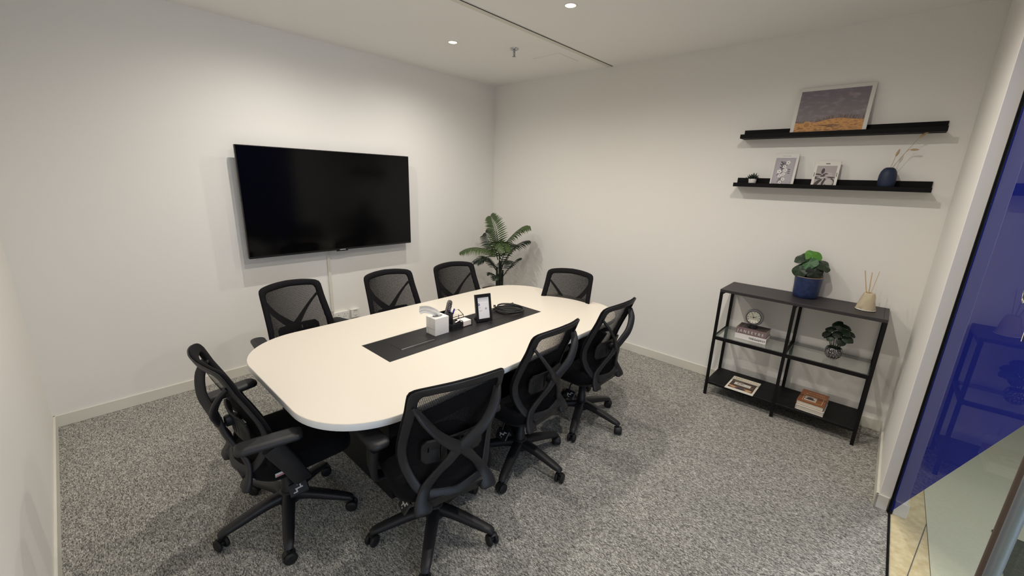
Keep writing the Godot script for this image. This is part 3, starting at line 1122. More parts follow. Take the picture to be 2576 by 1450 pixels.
	for k in 9:      # hood over the wheels
		var a := -0.5 + 2.6 * k / 8.0
		var b := -0.5 + 2.6 * (k + 1) / 8.0
		if k < 8:
			var p := Vector3(0, 0.0285 + 0.031 * sin(a), 0.016 + 0.031 * cos(a) - 0.016)
			var q := Vector3(0, 0.0285 + 0.031 * sin(b), 0.016 + 0.031 * cos(b) - 0.016)
			quad(p + Vector3(0.012, 0, 0), q + Vector3(0.012, 0, 0), q - Vector3(0.012, 0, 0), p - Vector3(0.012, 0, 0))
	tube([Vector3(-0.02, 0.0285, 0), Vector3(0.02, 0.0285, 0)], 0.01, 8)
	chair.hood = done()
	begin(true)
	X = Transform3D(Basis(Vector3(0, 0, 1), PI / 2), Vector3(0, 0.0285, 0))
	lathe([Vector2(0.018, -0.0095), Vector2(0.025, -0.008), Vector2(0.0285, -0.004), Vector2(0.0285, 0.005), Vector2(0.024, 0.0085), Vector2(0.012, 0.0095)], 22)
	chair.wheel = done()

func make_chair(label: String, at: Vector3, facing: float, base_deg: float, slide := 0.0, caster_seed := 1, arms_ahead := 0.0, arms_in := 0.0) -> Node3D:
	# facing: degrees of the direction it looks in, from +x towards +z; the seat looks along -z of the chair
	var f := Vector2.from_angle(deg_to_rad(facing))
	var t := thing("office_chair", label, "chair", at, atan2(-f.x, -f.y), "black mesh office chairs around the table")
	var top := []
	top.append(place("seat", chair.seat, M.fabric, t))
	top.append(place("seat_pan", chair.pan, M.plastic_dark, t))
	top.append(place("back_frame", chair.frame, M.frame_cloth, t))
	top.append(place("back_shell", chair.shell, M.plastic, t))
	var weave := place("mesh_fabric", chair.mesh, M.mesh_thread, t)
	weave.set_meta("kind", "stuff")
	top.append(weave)
	top.append(place("back_brace", chair.brace, M.plastic, t))
	top.append(place("lumbar_pad", chair.lumbar, M.plastic_dark, t))
	for s in [1, -1]:
		var p := place("armrest", chair["post%d" % s], M.plastic, t)
		var pd := place("arm_pad", chair["pad%d" % s], M.pad, p)
		pd.position.z -= arms_ahead * 0.3
		p.position.z -= arms_ahead * 0.7
		p.position.x -= s * arms_in
		top.append(p)
	var mech := place("tilt_mechanism", chair.mechanism, M.plastic_dark, t)
	for s in [1, -1]:
		place("lever", chair["lever%d" % s], M.plastic_dark, mech)
		var pg := place("pictogram", chair["pictogram%d" % s], M.sticker, mech)
		pg.set_meta("kind", "stuff")
	top.append(mech)
	for o in top:
		o.position.z += slide
	place("gas_column", chair.column, M.plastic_dark, t)
	place("base_hub", chair.hub, M.plastic, t)
	var r := RandomNumberGenerator.new()
	r.seed = caster_seed
	for k in 5:
		var a := deg_to_rad(base_deg + 72.0 * k) - t.rotation.y * 0.0
		var world := Vector3(cos(a), 0, sin(a))
		var own := world.rotated(Vector3.UP, -t.rotation.y)
		var turn := atan2(-own.z, own.x)
		var arm := place("base_arm", chair.arm, M.plastic, t)
		arm.rotation.y = turn
		var c := Node3D.new()
		c.name = "caster"
		t.add_child(c, true)
		c.position = own * 0.302
		c.rotation.y = r.randf_range(0, TAU)
		place("caster_hood", chair.hood, M.plastic_dark, c)
		for s in [-1.0, 1.0]:
			var wh := place("caster_wheel", chair.wheel, M.rubber, c)
			wh.position.x = s * 0.0165
	return t

func build_chairs() -> void:
	make_chair_meshes()
	make_chair("black mesh chair nearest the camera, seen from behind at the near corner of the table", Vector3(-2.833, 0, 2.486), -76.0, 63.0, 0.05, 3, 0.185)
	make_chair("black mesh chair seen from behind, middle of the three on the table's near side", Vector3(-2.137, 0, 2.434), -91.0, 14.0, 0.0, 4, 0.22)
	make_chair("black mesh chair seen from behind, last on the near side before the bare carpet", Vector3(-1.463, 0, 2.444), -90.0, 13.0, 0.0, 5, 0.22)
	var l := make_chair("black mesh chair seen from the side at the table's left end, with a red-white sticker", Vector3(-3.302, 0, 1.883), 0.0, 38.5, 0.0, 6)
	make_chair("black mesh chair facing the camera below the left half of the television", Vector3(-2.832, 0, 1.117), 84.0, 30.0, 0.0, 7, 0.05)
	make_chair("black mesh chair facing the camera behind the tissue box, right of the wall sockets", Vector3(-2.168, 0, 1.229), 92.0, 10.0, 0.0, 8, 0.05, 0.035)
	make_chair("black mesh chair facing the camera beside the potted palm, on the screen side", Vector3(-1.578, 0, 1.305), 97.0, 50.0, 0.0, 9, 0.05, 0.035)
	make_chair("black mesh chair at the far end of the table before the bare right wall", Vector3(-1.055, 0, 1.952), 166.0, 20.0, -0.135, 10, 0.1)
	# sticker on the side of the seat of the end chair
	begin(); box(Vector3(0.2385, 0.437, 0.085), Vector3(0.0012, 0.018, 0.046))
	var st1 := part("sticker", M.sticker, l)
	st1.set_meta("label", "red and white sticker on the seat side")
	begin(); box(Vector3(0.2393, 0.4325, 0.09), Vector3(0.0008, 0.006, 0.032))
	part("sticker_print", M.sticker_red, st1)

# ---------------------------------------------------------------- bookshelf
const SX0 := -0.378
const SX1 := -0.012
const SZ0 := 2.978
const SZ1 := 3.988

func build_bookshelf() -> void:
	var t := thing("shelving_unit", "low black metal shelving unit with glass middle shelves against the right wall", "shelf", Vector3(0, 0, 0))
	var w := 0.021
	for x in [SX0, SX1 - w]:
		for z in [SZ0, 3.4725, SZ1 - w]:
			begin(); bx(x, x + w, 0.0, 0.905, z, z + w, 0.0015)
			part("leg", M.shelf_black, t)
	begin(); bx(SX0, SX1, 0.905, 0.928, SZ0, SZ1, 0.002)
	part("top_panel", M.shelf_top, t)
	begin(); bx(SX0 + w, SX1 - w, 0.926, 0.9285, SZ1 - 0.026, SZ1 - 0.0245)
	part("top_seam", M.gasket, t)
	begin(); bx(SX0, SX1, 0.103, 0.124, SZ0 + 0.004, SZ1 - 0.004, 0.002)
	part("bottom_shelf", M.shelf_black, t)
	for b in [[SZ0 + w, 3.4725], [3.4935, SZ1 - w]]:
		begin(); bx(SX0, SX0 + w, 0.502, 0.53, b[0], b[1], 0.001)
		part("front_rail", M.shelf_black, t)
		begin(); bx(SX1 - w, SX1, 0.508, 0.53, b[0], b[1], 0.001)
		part("rear_rail", M.shelf_black, t)
		begin(); bx(SX0 + 0.004, SX1 - 0.002, 0.5305, 0.5365, b[0] + 0.002, b[1] - 0.002)
		var g := part("glass_shelf", M.shelf_glass, t)
		g.set_meta("label", "clear glass shelf")
	for z in [SZ0, 3.4725, SZ1 - w]:
		begin(); bx(SX0 + w, SX1 - w, 0.508, 0.53, z, z + w, 0.001)
		part("side_rail", M.shelf_black, t)
		begin(); bx(SX0 + w, SX1 - w, 0.884, 0.905, z, z + w, 0.001)
		part("side_rail", M.shelf_black, t)

# ---------------------------------------------------------------- ledges
const UY := 2.0903
const LY := 1.7244

func build_ledges() -> void:
	for q in [[UY, 2.8666, "upper black picture ledge on the right wall, holding the large desert print"], [LY, 2.8724, "lower black picture ledge on the right wall, holding small prints and a vase"]]:
		var t := thing("picture_ledge", q[2], "shelf", Vector3(0, q[0], q[1]), 0.0, "black picture ledges")
		begin(); bx(-0.012, 0.0, 0.0, 0.07, 0.0, 1.15, 0.001)
		part("back_board", M.ledge, t)
		begin(); bx(-0.108, -0.012, 0.0, 0.012, 0.0, 1.15, 0.001)
		part("shelf_board", M.ledge, t)
		begin(); bx(-0.12, -0.108, 0.0, 0.03, 0.0, 1.15, 0.001)
		part("front_lip", M.ledge, t)

func leaning(called: String, label: String, cat: String, z0: float, z1: float, y0: float, height: float, thick: float, lean: float, foot: float, front: Material, side: Material, group := "") -> Node3D:
	var t := thing(called, label, cat, Vector3(foot, y0 + thick * sin(lean), (z0 + z1) / 2.0), 0.0, group)
	t.rotation = Vector3(0, 0, -lean)
	var w := z1 - z0
	begin(); box(Vector3(thick / 2.0, height / 2.0, 0), Vector3(thick, height, w), 0.001)
	part("board", side, t)
	begin(); uvquad(Vector3(-0.0005, 0.001, -w / 2.0 + 0.001), Vector3(-0.0005, 0.001, w / 2.0 - 0.001), Vector3(-0.0005, height - 0.001, w / 2.0 - 0.001), Vector3(-0.0005, height - 0.001, -w / 2.0 + 0.001))
	part("print", front, t)
	return t

func build_ledge_things() -> void:
	var y1 := UY + 0.0122
	var y2 := LY + 0.0122
	# desert print: white mount, picture smaller than the mount
	var im := Image.create_empty(434, 330, false, Image.FORMAT_RGB8)
	im.fill(rgb8(216, 214, 206))
	var pic := desert_image()
	pic.resize(392, 308, Image.INTERPOLATE_BILINEAR)
	im.blit_rect(pic, Rect2i(0, 0, 392, 308), Vector2i(21, 22))
	leaning("art_print", "large desert landscape print with white border leaning on the upper ledge", "picture", 3.189, 3.626, y1, 0.33, 0.008, 0.20, -0.088, picture(im), M.paper)
	leaning("art_print", "small grey print of white flowers leaning on the lower ledge beside the tiny succulent", "picture", 3.12, 3.275, y2, 0.242, 0.014, 0.22, -0.088, picture(flower_image()), M.paper, "small black and white prints")
	leaning("art_print", "small black and white leaf print, second print from the succulent on the lower ledge", "picture", 3.384, 3.533, y2, 0.185, 0.014, 0.26, -0.088, picture(leaf_image()), M.paper, "small black and white prints")
	# tiny succulent
	var s := thing("succulent", "tiny spiky dark green succulent in a white pot on the lower ledge", "plant", Vector3(-0.065, y2, 2.995))
	begin(true); lathe([Vector2(0.022, 0.0), Vector2(0.0235, 0.002), Vector2(0.029, 0.049), Vector2(0.029, 0.05), Vector2(0.027, 0.05), Vector2(0.026, 0.044)], 24)
	part("pot", M.white, s)
	var r := RandomNumberGenerator.new()
	r.seed = 2
	for k in 30:
		begin(true)
		var a := k * 2.39996
		var el := lerpf(1.5, 0.25, sqrt(k / 29.0))
		var d := Vector3(cos(a) * cos(el), sin(el), sin(a) * cos(el))
		var p := Vector3(0, 0.043, 0) + d * 0.006
		var l := r.randf_range(0.036, 0.05)
		tube([p, p + d * l * 0.5, p + d * l * 0.85 + Vector3(0, 0.002, 0), p + d * l + Vector3(0, 0.004, 0)], [0.004, 0.0058, 0.003, 0.0004], 6)
		part("leaf", M.leaf_dark if k % 3 else M.leaf_deep, s)
	# navy vase
	var v := thing("vase", "navy blue bottle-shaped ceramic vase on the right end of the lower ledge", "vase", Vector3(-0.062, y2, 3.797))
	begin(true); lathe([Vector2(0.036, 0.0), Vector2(0.041, 0.003), Vector2(0.0455, 0.03), Vector2(0.0475, 0.06), Vector2(0.0465, 0.09), Vector2(0.041, 0.114), Vector2(0.031, 0.132), Vector2(0.02, 0.14), Vector2(0.014, 0.1415), Vector2(0.012, 0.14), Vector2(0.0115, 0.12)], 32, Vector3.ZERO, true, true)
	part("body", M.vase, v)
	var o := Vector3(-0.062, y2 + 0.12, 3.797)
	var defs := [
		["dried grass stem with the tallest long feathery head in the navy vase", [Vector3(0, 0, 0.004), Vector3(0, 0.06, 0.03), Vector3(0, 0.17, 0.085), Vector3(-0.01, 0.20, 0.103)], [Vector3(-0.012, 0.22, 0.118), Vector3(-0.018, 0.25, 0.148)], 0.0075],
		["dried grass stem with an upright plump head in the navy vase", [Vector3(0, 0, -0.002), Vector3(0, 0.05, 0.008), Vector3(0, 0.092, 0.014)], [Vector3(0.0, 0.112, 0.019), Vector3(0.0, 0.136, 0.025)], 0.007],
		["dried grass stem with a head drooping sideways in the navy vase", [Vector3(0, 0, 0.002), Vector3(0, 0.06, 0.03), Vector3(0, 0.12, 0.06), Vector3(0, 0.132, 0.076)], [Vector3(0, 0.132, 0.095), Vector3(0, 0.131, 0.116)], 0.006]]
	for q in defs:
		var g := thing("dried_grass", q[0], "dried grass", o, 0.0, "dried grass stems in the vase")
		begin(true)
		var pts := curve(q[1] + [q[2][0]], 4)
		tube(pts, 0.0013, 5)
		part("stalk", M.straw, g)
		var a: Vector3 = q[1][q[1].size() - 1]
		var head := curve([a, q[2][0], q[2][1]], 5)
		begin(true)
		var rr := []
		for i in head.size():
			rr.append(maxf(0.0008, q[3] * pow(sin(PI * (0.06 + 0.9 * i / (head.size() - 1))), 0.7)))
		tube(head, rr, 8)
		for k in 110:
			var t := r.randf()
			var p: Vector3 = head[int(t * (head.size() - 1))]
			var along: Vector3 = (q[2][1] - a).normalized()
			var n := Vector3(r.randfn(), r.randfn(), r.randfn()).normalized()
			var tip: Vector3 = p + along * 0.009 + n * q[3] * 1.25 * sin(PI * clampf(t, 0.1, 0.95))
			var sd := along.cross(n).normalized() * 0.0005
			tri(p - sd, p + sd, tip)
		part("seed_head", M.grass_head, g)

# ---------------------------------------------------------------- television
func build_tv() -> void:
	var t := thing("television", "large black wall-mounted flat screen television above the chairs", "television", Vector3(-2.117, 1.4705, 0.0))
	var hx := 0.767
	var hy := 0.444
	begin(); bx(-hx, hx, -hy, hy, 0.085, 0.115, 0.004)
	part("bezel", M.bezel, t)
	begin(); bx(-hx + 0.006, hx - 0.006, -hy + 0.018, hy - 0.006, 0.113, 0.1162)
	part("screen", M.screen, t)
	begin(); bx(-0.45, 0.45, -0.36, 0.2, 0.05, 0.086, 0.012)
	part("rear_housing", M.bezel, t)
	begin(); bx(-0.3, 0.3, -0.1, 0.12, 0.0, 0.052, 0.004)
	part("wall_bracket", M.black_board, t)
	begin(); box(Vector3(0.01, -hy - 0.004, 0.105), Vector3(0.11, 0.014, 0.016), 0.003)
	part("logo_tab", M.bezel, t)
	var logo := place("logo", word("SAMSUNG", 0.0085, "Droid Sans", true), M.sticker, t)
	logo.position = Vector3(0.01, -hy + 0.0045, 0.117)
	# trunking and sockets
	begin(); bx(-2.2185, -2.1915, 0.405, 1.09, 0.0, 0.017, 0.003)
	var c := part("cable_trunking", M.trim, self)
	tag(c, "narrow white cable trunking running down the wall below the television", "cable cover")
	for q in [[-2.131, 0.148, 2, "white double power socket on the wall below the television"], [-1.987, 0.088, 1, "white data outlet plate on the wall, right of the power socket"]]:
		var s := thing("wall_socket" if q[2] == 2 else "data_outlet", q[3], "socket", Vector3(q[0], 0.35, 0.0))
		begin(); box(Vector3(0, -0.004, 0.013), Vector3(q[1] - 0.004, 0.088, 0.026), 0.003)
		part("back_box", M.trim, s)
		begin(); box(Vector3(0, 0, 0.03), Vector3(q[1], 0.09, 0.009), 0.003)
		var plate := part("face_plate", M.white, s)
		if q[2] == 2:
			begin()
			for k in [-1.0, 1.0]:
				box(Vector3(k * 0.03, 0.014, 0.0346), Vector3(0.005, 0.009, 0.001))
				for j in [-1.0, 1.0]:
					box(Vector3(k * 0.03 + j * 0.011, -0.009, 0.0346), Vector3(0.008, 0.005, 0.001))
			part("pin_hole", M.ink, plate)
			for k in [-1.0, 1.0]:
				begin(); box(Vector3(k * 0.061, 0.018, 0.0355), Vector3(0.011, 0.02, 0.004), 0.001)
				part("rocker_switch", M.trim, plate)
		else:
			begin(); box(Vector3(0, 0.027, 0.0346), Vector3(0.042, 0.005, 0.001)); box(Vector3(0, -0.03, 0.0346), Vector3(0.02, 0.003, 0.001))
			part("print", M.remote_grey, plate)
			for k in [-1.0, 1.0]:
				begin(); box(Vector3(k * 0.013, -0.006, 0.0355), Vector3(0.017, 0.022, 0.004), 0.001)
				part("data_port", M.paper, plate)
				begin(); box(Vector3(k * 0.013, 0.008, 0.0346), Vector3(0.013, 0.004, 0.001))
				part("port_shutter", M.remote_grey, plate)

# ---------------------------------------------------------------- palm
func frond(root: Vector3, mid: Vector3, tip: Vector3, n: int, leaf: float, droop: float, up: Vector3, sd: int) -> void:
	var r := RandomNumberGenerator.new()
	r.seed = sd
	var spine := curve([root, root.lerp(mid, 0.5) + Vector3(0, 0.012, 0), mid, mid.lerp(tip, 0.6) + Vector3(0, 0.015, 0), tip], 5)
	var rad := []
	for i in spine.size():
		rad.append(lerpf(0.006, 0.0015, float(i) / (spine.size() - 1)))
	tube(spine, rad, 6)
	for k in n:
		var t := 0.1 + 0.88 * k / (n - 1)
		var i := t * (spine.size() - 1)
		var p: Vector3 = spine[int(i)].lerp(spine[mini(int(i) + 1, spine.size() - 1)], i - int(i))
		var d: Vector3 = (spine[mini(int(i) + 1, spine.size() - 1)] - spine[maxi(int(i) - 1, 0)]).normalized()
		for s in [-1.0, 1.0]:
			var side: Vector3 = d.cross(up).normalized() * s
			var nrm := side.cross(d).normalized()
			var l := leaf * 1.3 * sin(PI * clampf(0.28 + 0.62 * t, 0, 1)) * r.randf_range(0.88, 1.08)
			var w := 0.015
			var dir := (side + d * 0.55).normalized()
			var prev_a := p
			var prev_b := p
			var q := p
			for j in 5:
				var tt := (j + 1) / 5.0
				q += dir * l / 5.0
				dir = (dir + Vector3(0, -droop * 0.22, 0)).normalized()
				var ww := w * sin(PI * (0.14 + 0.86 * tt)) if j < 4 else 0.0
				var across := dir.cross(nrm).normalized() * ww / 2.0
				quad(prev_a, prev_b, q + across, q - across)
				prev_a = q - across
				prev_b = q + across

func build_palm() -> void:
	var base := Vector3(-0.40, 0, 0.53)
	var t := thing("potted_palm", "artificial areca palm with dark green fronds standing in the corner of the room", "plant", base)
	var left := Vector3(-0.697, 0, -0.717)      # towards the left of the room's corner
	var near := Vector3(-0.717, 0, 0.697)
	var at := func(l: float, y: float, f: float) -> Vector3:
		return left * l + near * f + Vector3(0, y, 0)
	begin(true); lathe([Vector2(0.15, 0.0), Vector2(0.158, 0.01), Vector2(0.182, 0.4), Vector2(0.189, 0.446), Vector2(0.189, 0.454), Vector2(0.18, 0.454), Vector2(0.172, 0.41)], 40, left * 0.045, true, false)
	part("pot", M.white, t)
	begin(true); lathe([Vector2(0.174, 0.40), Vector2(0.174, 0.42)], 24, left * 0.045)
	part("soil", M.soil, t)
	for q in [[0.02, 0.06, 0.62], [-0.035, -0.03, 0.66], [0.0, 0.0, 0.78], [0.028, 0.03, 0.7], [-0.012, 0.01, 0.76]]:
		begin(true)
		tube([at.call(q[0] * 0.6, 0.31, q[1] * 0.3), at.call(q[0], 0.48, q[1] * 0.5), at.call(q[0] * 1.1, q[2], q[1] * 0.5)], [0.017, 0.015, 0.011], 10)
		part("stem", M.stem_dark, t)
	# root, mid, tip (left, height, towards the camera), leaflets, leaflet length, droop
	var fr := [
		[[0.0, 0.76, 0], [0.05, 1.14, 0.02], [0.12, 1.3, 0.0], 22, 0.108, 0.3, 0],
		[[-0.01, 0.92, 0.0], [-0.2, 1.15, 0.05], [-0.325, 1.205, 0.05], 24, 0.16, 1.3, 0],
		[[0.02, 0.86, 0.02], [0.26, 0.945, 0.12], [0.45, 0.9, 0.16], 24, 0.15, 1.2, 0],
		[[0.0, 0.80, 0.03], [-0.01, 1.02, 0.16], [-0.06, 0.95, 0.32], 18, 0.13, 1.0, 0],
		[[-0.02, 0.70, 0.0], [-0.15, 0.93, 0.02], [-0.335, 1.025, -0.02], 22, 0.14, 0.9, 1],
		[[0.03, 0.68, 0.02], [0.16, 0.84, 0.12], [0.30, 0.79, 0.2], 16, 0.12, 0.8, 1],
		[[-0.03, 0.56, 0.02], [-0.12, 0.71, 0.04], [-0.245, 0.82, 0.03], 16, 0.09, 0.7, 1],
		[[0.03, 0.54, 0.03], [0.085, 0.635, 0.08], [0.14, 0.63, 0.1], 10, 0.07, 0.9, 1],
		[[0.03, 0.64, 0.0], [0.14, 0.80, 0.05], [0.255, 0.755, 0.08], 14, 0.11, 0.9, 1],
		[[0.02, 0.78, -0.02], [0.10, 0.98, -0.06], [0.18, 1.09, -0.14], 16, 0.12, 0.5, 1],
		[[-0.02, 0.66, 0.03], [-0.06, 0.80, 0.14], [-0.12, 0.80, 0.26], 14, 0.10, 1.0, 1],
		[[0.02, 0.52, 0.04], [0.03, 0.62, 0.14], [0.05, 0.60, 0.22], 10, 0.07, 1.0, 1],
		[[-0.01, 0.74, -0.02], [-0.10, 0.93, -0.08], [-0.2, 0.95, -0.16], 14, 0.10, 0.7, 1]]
	for i in fr.size():
		var q = fr[i]
		begin()
		smooth(true)
		frond(at.call(q[0][0], q[0][1], q[0][2]), at.call(q[1][0], q[1][1], q[1][2]), at.call(q[2][0], q[2][1], q[2][2]), int(q[3] * 1.25), q[4], q[5], (near if i == 0 or i == 9 else Vector3(0, 1, 0)), 40 + i)
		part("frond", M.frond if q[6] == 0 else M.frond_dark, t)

# ---------------------------------------------------------------- on the table
func build_desk_things() -> void:
	var ty := 0.7388
	# tissue box
	var b := thing("tissue_box", "white cube tissue box with a tissue pulled out on the table", "tissue box", Vector3(-2.313, ty, 1.84))
	begin(); box(Vector3(0, 0.0575, 0), Vector3(0.11, 0.115, 0.096), 0.0012)
	var body := part("box", M.white, b)
	begin(); box(Vector3(-0.0552, 0.042, 0), Vector3(0.0006, 0.0008, 0.094)); box(Vector3(-0.0552, 0.02, -0.03), Vector3(0.0006, 0.04, 0.0008))
	part("fold_line", M.remote_grey, body)
	begin(true)
	X = Transform3D(Basis.from_scale(Vector3(1.0, 1, 0.62)), Vector3(0, 0.1152, 0))
	lathe([Vector2(0.036, 0.0), Vector2(0.036, 0.0008)], 28)
	part("opening", mat(rgb8(120, 118, 116), 0.8), b)
	begin(true)
	var path := curve([Vector3(0.006, 0.11, 0.0), Vector3(-0.014, 0.138, -0.002), Vector3(-0.052, 0.163, -0.004), Vector3(-0.094, 0.181, -0.008), Vector3(-0.132, 0.183, -0.012)], 5)
	var half := curve([Vector3(0.02, -0.002, 0.01), Vector3(0.018, 0.012, 0.01), Vector3(0.012, 0.02, 0.01), Vector3(0.006, 0.025, 0.008), Vector3(-0.003, 0.03, 0.006)], 5)
	var grid := []
	for i in path.size():
		var line := []
		var f := float(i) / (path.size() - 1)
		for k in 17:
			var u := k / 8.0 - 1.0
			var fold := 0.006 * sin(u * 5.0 + f * 2.0) * (1.0 - 0.5 * f) + 0.003 * sin(u * 11.0 + f * 5.0)
			line.append(path[i] + half[i] * u + Vector3(0.004 * sin(u * 6.0) * f, 0.004 * sin(u * 3.0 + 1.0) * f, fold + 0.012 * f * absf(u)))
		grid.append(line)
	for i in path.size() - 1:
		for k in 16:
			quad(grid[i][k], grid[i + 1][k], grid[i + 1][k + 1], grid[i][k + 1])
	part("tissue", M.tissue, b)
	# desk organiser
	var org := thing("desk_organiser", "black wire desk organiser with compartments on the black table panel", "desk organiser", Vector3(-2.137, ty, 1.808))
	begin(); bx(-0.095, 0.088, 0.0, 0.003, -0.075, 0.075, 0.001)
	part("base_tray", M.plastic_dark, org)
	begin()      # pen cup at the back left, open at the top
	for q in [[-0.095, -0.092, -0.075, 0.005], [-0.028, -0.025, -0.075, 0.005], [-0.095, -0.025, -0.075, -0.072], [-0.095, -0.025, 0.002, 0.005]]:
		bx(q[0], q[1], 0.003, 0.095, q[2], q[3], 0.0008)
	part("pen_cup", M.plastic_dark, org)
	begin()      # clip tray at the front left
	for q in [[-0.095, -0.092, 0.005, 0.075], [-0.005, -0.002, 0.005, 0.075], [-0.095, -0.002, 0.072, 0.075]]:
		bx(q[0], q[1], 0.003, 0.042, q[2], q[3], 0.0008)
	part("clip_tray", M.plastic_dark, org)
	begin(true)  # wire loops of the note holder and of the rear card slot
	for q in [[0.004, 0.074, 0.012, 0.046], [0.086, 0.074, 0.012, 0.046]]:
		tube([Vector3(q[0], 0.003, q[1]), Vector3(q[0], q[3] - 0.006, q[1]), Vector3(q[0], q[3], q[1] - 0.006), Vector3(q[0], q[3], q[1] - 0.03), Vector3(q[0], q[3] - 0.012, q[1] - 0.04), Vector3(q[0], q[3] - 0.012, 0.002)], 0.0028, 6)
	tube([Vector3(0.004, 0.003, 0.002), Vector3(0.086, 0.003, 0.002)], 0.0022, 6)
	part("note_holder_wire", M.plastic_dark, org)
	begin(true)
	for z in [-0.02, -0.072]:
		var y := 0.075 if z < -0.05 else 0.05
		tube([Vector3(-0.025, 0.003, z), Vector3(-0.025, y, z), Vector3(0.088, y, z), Vector3(0.088, 0.003, z)], 0.0025, 6)
	for x in [-0.025, 0.088]:
		tube([Vector3(x, 0.05, -0.02), Vector3(x, 0.075, -0.072)], 0.0025, 6)
	part("card_slot_wire", M.plastic_dark, org)
	var o := org.position
	var n := thing("notepad", "white memo paper block in the front of the desk organiser", "paper", o + Vector3(0.045, 0.0032, 0.035))
	for k in 3:
		begin(); box(Vector3(0.0, 0.006 + k * 0.0115, 0.0), Vector3(0.074, 0.011, 0.07 - k * 0.001), 0.0006)
		part("sheet_pad", M.note, n)
	var card := thing("card", "pale card lying tilted on the rear wire of the desk organiser", "card", o + Vector3(0.032, 0.068, -0.046))
	card.rotation.x = 0.45
	begin(); box(Vector3.ZERO, Vector3(0.09, 0.002, 0.045), 0.0006)
	part("card_sheet", M.pages, card)
	# paper clips and a bulldog clip
	var clip := thing("binder_clip", "pink and white clip resting on the rim of the organiser's clip tray", "clip", o + Vector3(-0.03, 0.0452, 0.052), 0.35)
	begin(); box(Vector3.ZERO, Vector3(0.042, 0.006, 0.009), 0.0015)
	part("clip_body", M.note, clip)
	for k in 7:
		var pc := thing("paper_clip", "small silver paper clip heaped in the organiser's clip tray", "paper clip", o + Vector3(-0.085 + 0.012 * k, 0.0055 + 0.0012 * (k % 3), 0.058 + 0.006 * (k % 2)), 0.7 * k, "paper clips in the organiser")
		begin(true)
		tube([Vector3(-0.012, 0, -0.003), Vector3(0.011, 0, -0.003), Vector3(0.014, 0, 0), Vector3(0.011, 0, 0.003), Vector3(-0.008, 0, 0.003), Vector3(-0.011, 0, 0.0005), Vector3(-0.008, 0, -0.001), Vector3(0.008, 0, -0.001)], 0.0007, 5)
		part("wire", M.chrome, pc)
	# remote control in the cup
	var rc := thing("remote_control", "long dark grey remote control with pale buttons standing in the organiser", "remote control", o + Vector3(-0.066, 0.008, -0.035), 0.3)
	rc.rotation = Vector3(-0.10, 0.2, -0.48)
	begin(true)
	var loops := []
	for q in [[0.0, 0.8], [0.004, 0.95], [0.08, 1.0], [0.15, 1.0], [0.166, 0.86], [0.172, 0.6], [0.1745, 0.25]]:
		var l := rrect(0.0225 * q[1], 0.009 * minf(q[1] + 0.05, 1.0), 0.006 * q[1] , q[0], 4)
		loops.append(l)
	loft(loops)
	part("case", M.remote_grey, rc)
	begin()
	box(Vector3(0, 0.09, 0.0091), Vector3(0.036, 0.118, 0.0008))
	part("key_panel", M.plastic_dark, rc)
	for i in 10:
		for k in 3:
			begin(); box(Vector3((k - 1) * 0.0105, 0.044 + i * 0.0108, 0.0102), Vector3(0.0052, 0.0048, 0.002), 0.0008)
			part("button", M.button if (i + k) % 5 else M.remote_grey, rc)
	# pens
	for k in 2:
		var pen := thing("pen", ["blue capped pen leaning out of the organiser, the taller one", "blue clear-barrelled pen low in the organiser beside the remote"][k], "pen", o + Vector3(-0.038 - 0.006 * k, 0.006, -0.02 - 0.012 * k))
		pen.rotation = Vector3(0.05 - 0.1 * k, 0, -0.36 + 0.12 * k)
		begin(true); tube([Vector3(0, 0, 0), Vector3(0, 0.008, 0), Vector3(0, 0.085, 0)], [0.0008, 0.0042, 0.0042], 10)
		part("barrel", M.blue_pen if k else M.remote_grey, pen)
		begin(true); tube([Vector3(0, 0.075, 0), Vector3(0, 0.112 - 0.02 * k, 0), Vector3(0, 0.116 - 0.02 * k, 0)], [0.005, 0.0048, 0.003], 10)
		part("cap", M.blue_pen, pen)
		begin(); box(Vector3(0.0062, 0.095 - 0.02 * k, 0), Vector3(0.0016, 0.034, 0.004), 0.0005)
		part("pocket_clip", M.blue_pen, pen)
	# sign in a black frame
	var f := thing("framed_sign", "black picture frame holding a printed white information sheet on the table", "sign", Vector3(-1.945, ty + 0.0018, 1.9), atan2(-0.287, 0.958))
	var tilt := Basis(Vector3.RIGHT, -0.20)
	begin()
	X = Transform3D(tilt, Vector3(0, 0.002, 0))
	for q in [[-0.061, 0.061, 0.0, 0.022], [-0.061, 0.061, 0.172, 0.195], [-0.061, -0.043, 0.022, 0.172], [0.043, 0.061, 0.022, 0.172]]:
		bx(q[0], q[1], q[2], q[3], -0.018, 0.0)
	part("frame", M.bezel, f)
	begin()
	X = Transform3D(tilt, Vector3(0, 0.002, 0))
	uvquad(Vector3(-0.043, 0.022, -0.003), Vector3(0.043, 0.022, -0.003), Vector3(0.043, 0.172, -0.003), Vector3(-0.043, 0.172, -0.003))
	part("sheet", picture(sign_image(), 0.3), f)
	begin()
	X = Transform3D(tilt, Vector3(0, 0.002, 0))
	bx(-0.058, 0.058, 0.003, 0.192, -0.020, -0.006, 0.001)
	part("backing", M.bezel, f)
	begin()
	fquad(Vector3(-0.03, 0.09, -0.034), Vector3(0.03, 0.09, -0.034), Vector3(0.045, 0.001, -0.085), Vector3(-0.045, 0.001, -0.085), Vector3(0, 0.5, -1))
	for s in [-1.0, 1.0]:
		var a := Vector3(s * 0.03, 0.09, -0.034)
		var bb := Vector3(s * 0.045, 0.001, -0.085)
		var c := Vector3(s * 0.045, 0.001, -0.012)
		if s > 0:
			tri(a, c, bb)
		else:
			tri(a, bb, c)
	part("stand", M.bezel, f)
	# coiled cable
	var cb := thing("coiled_cable", "black video cable coiled on the far end of the table's black panel", "cable", Vector3(-1.628, ty + 0.0022, 1.84))
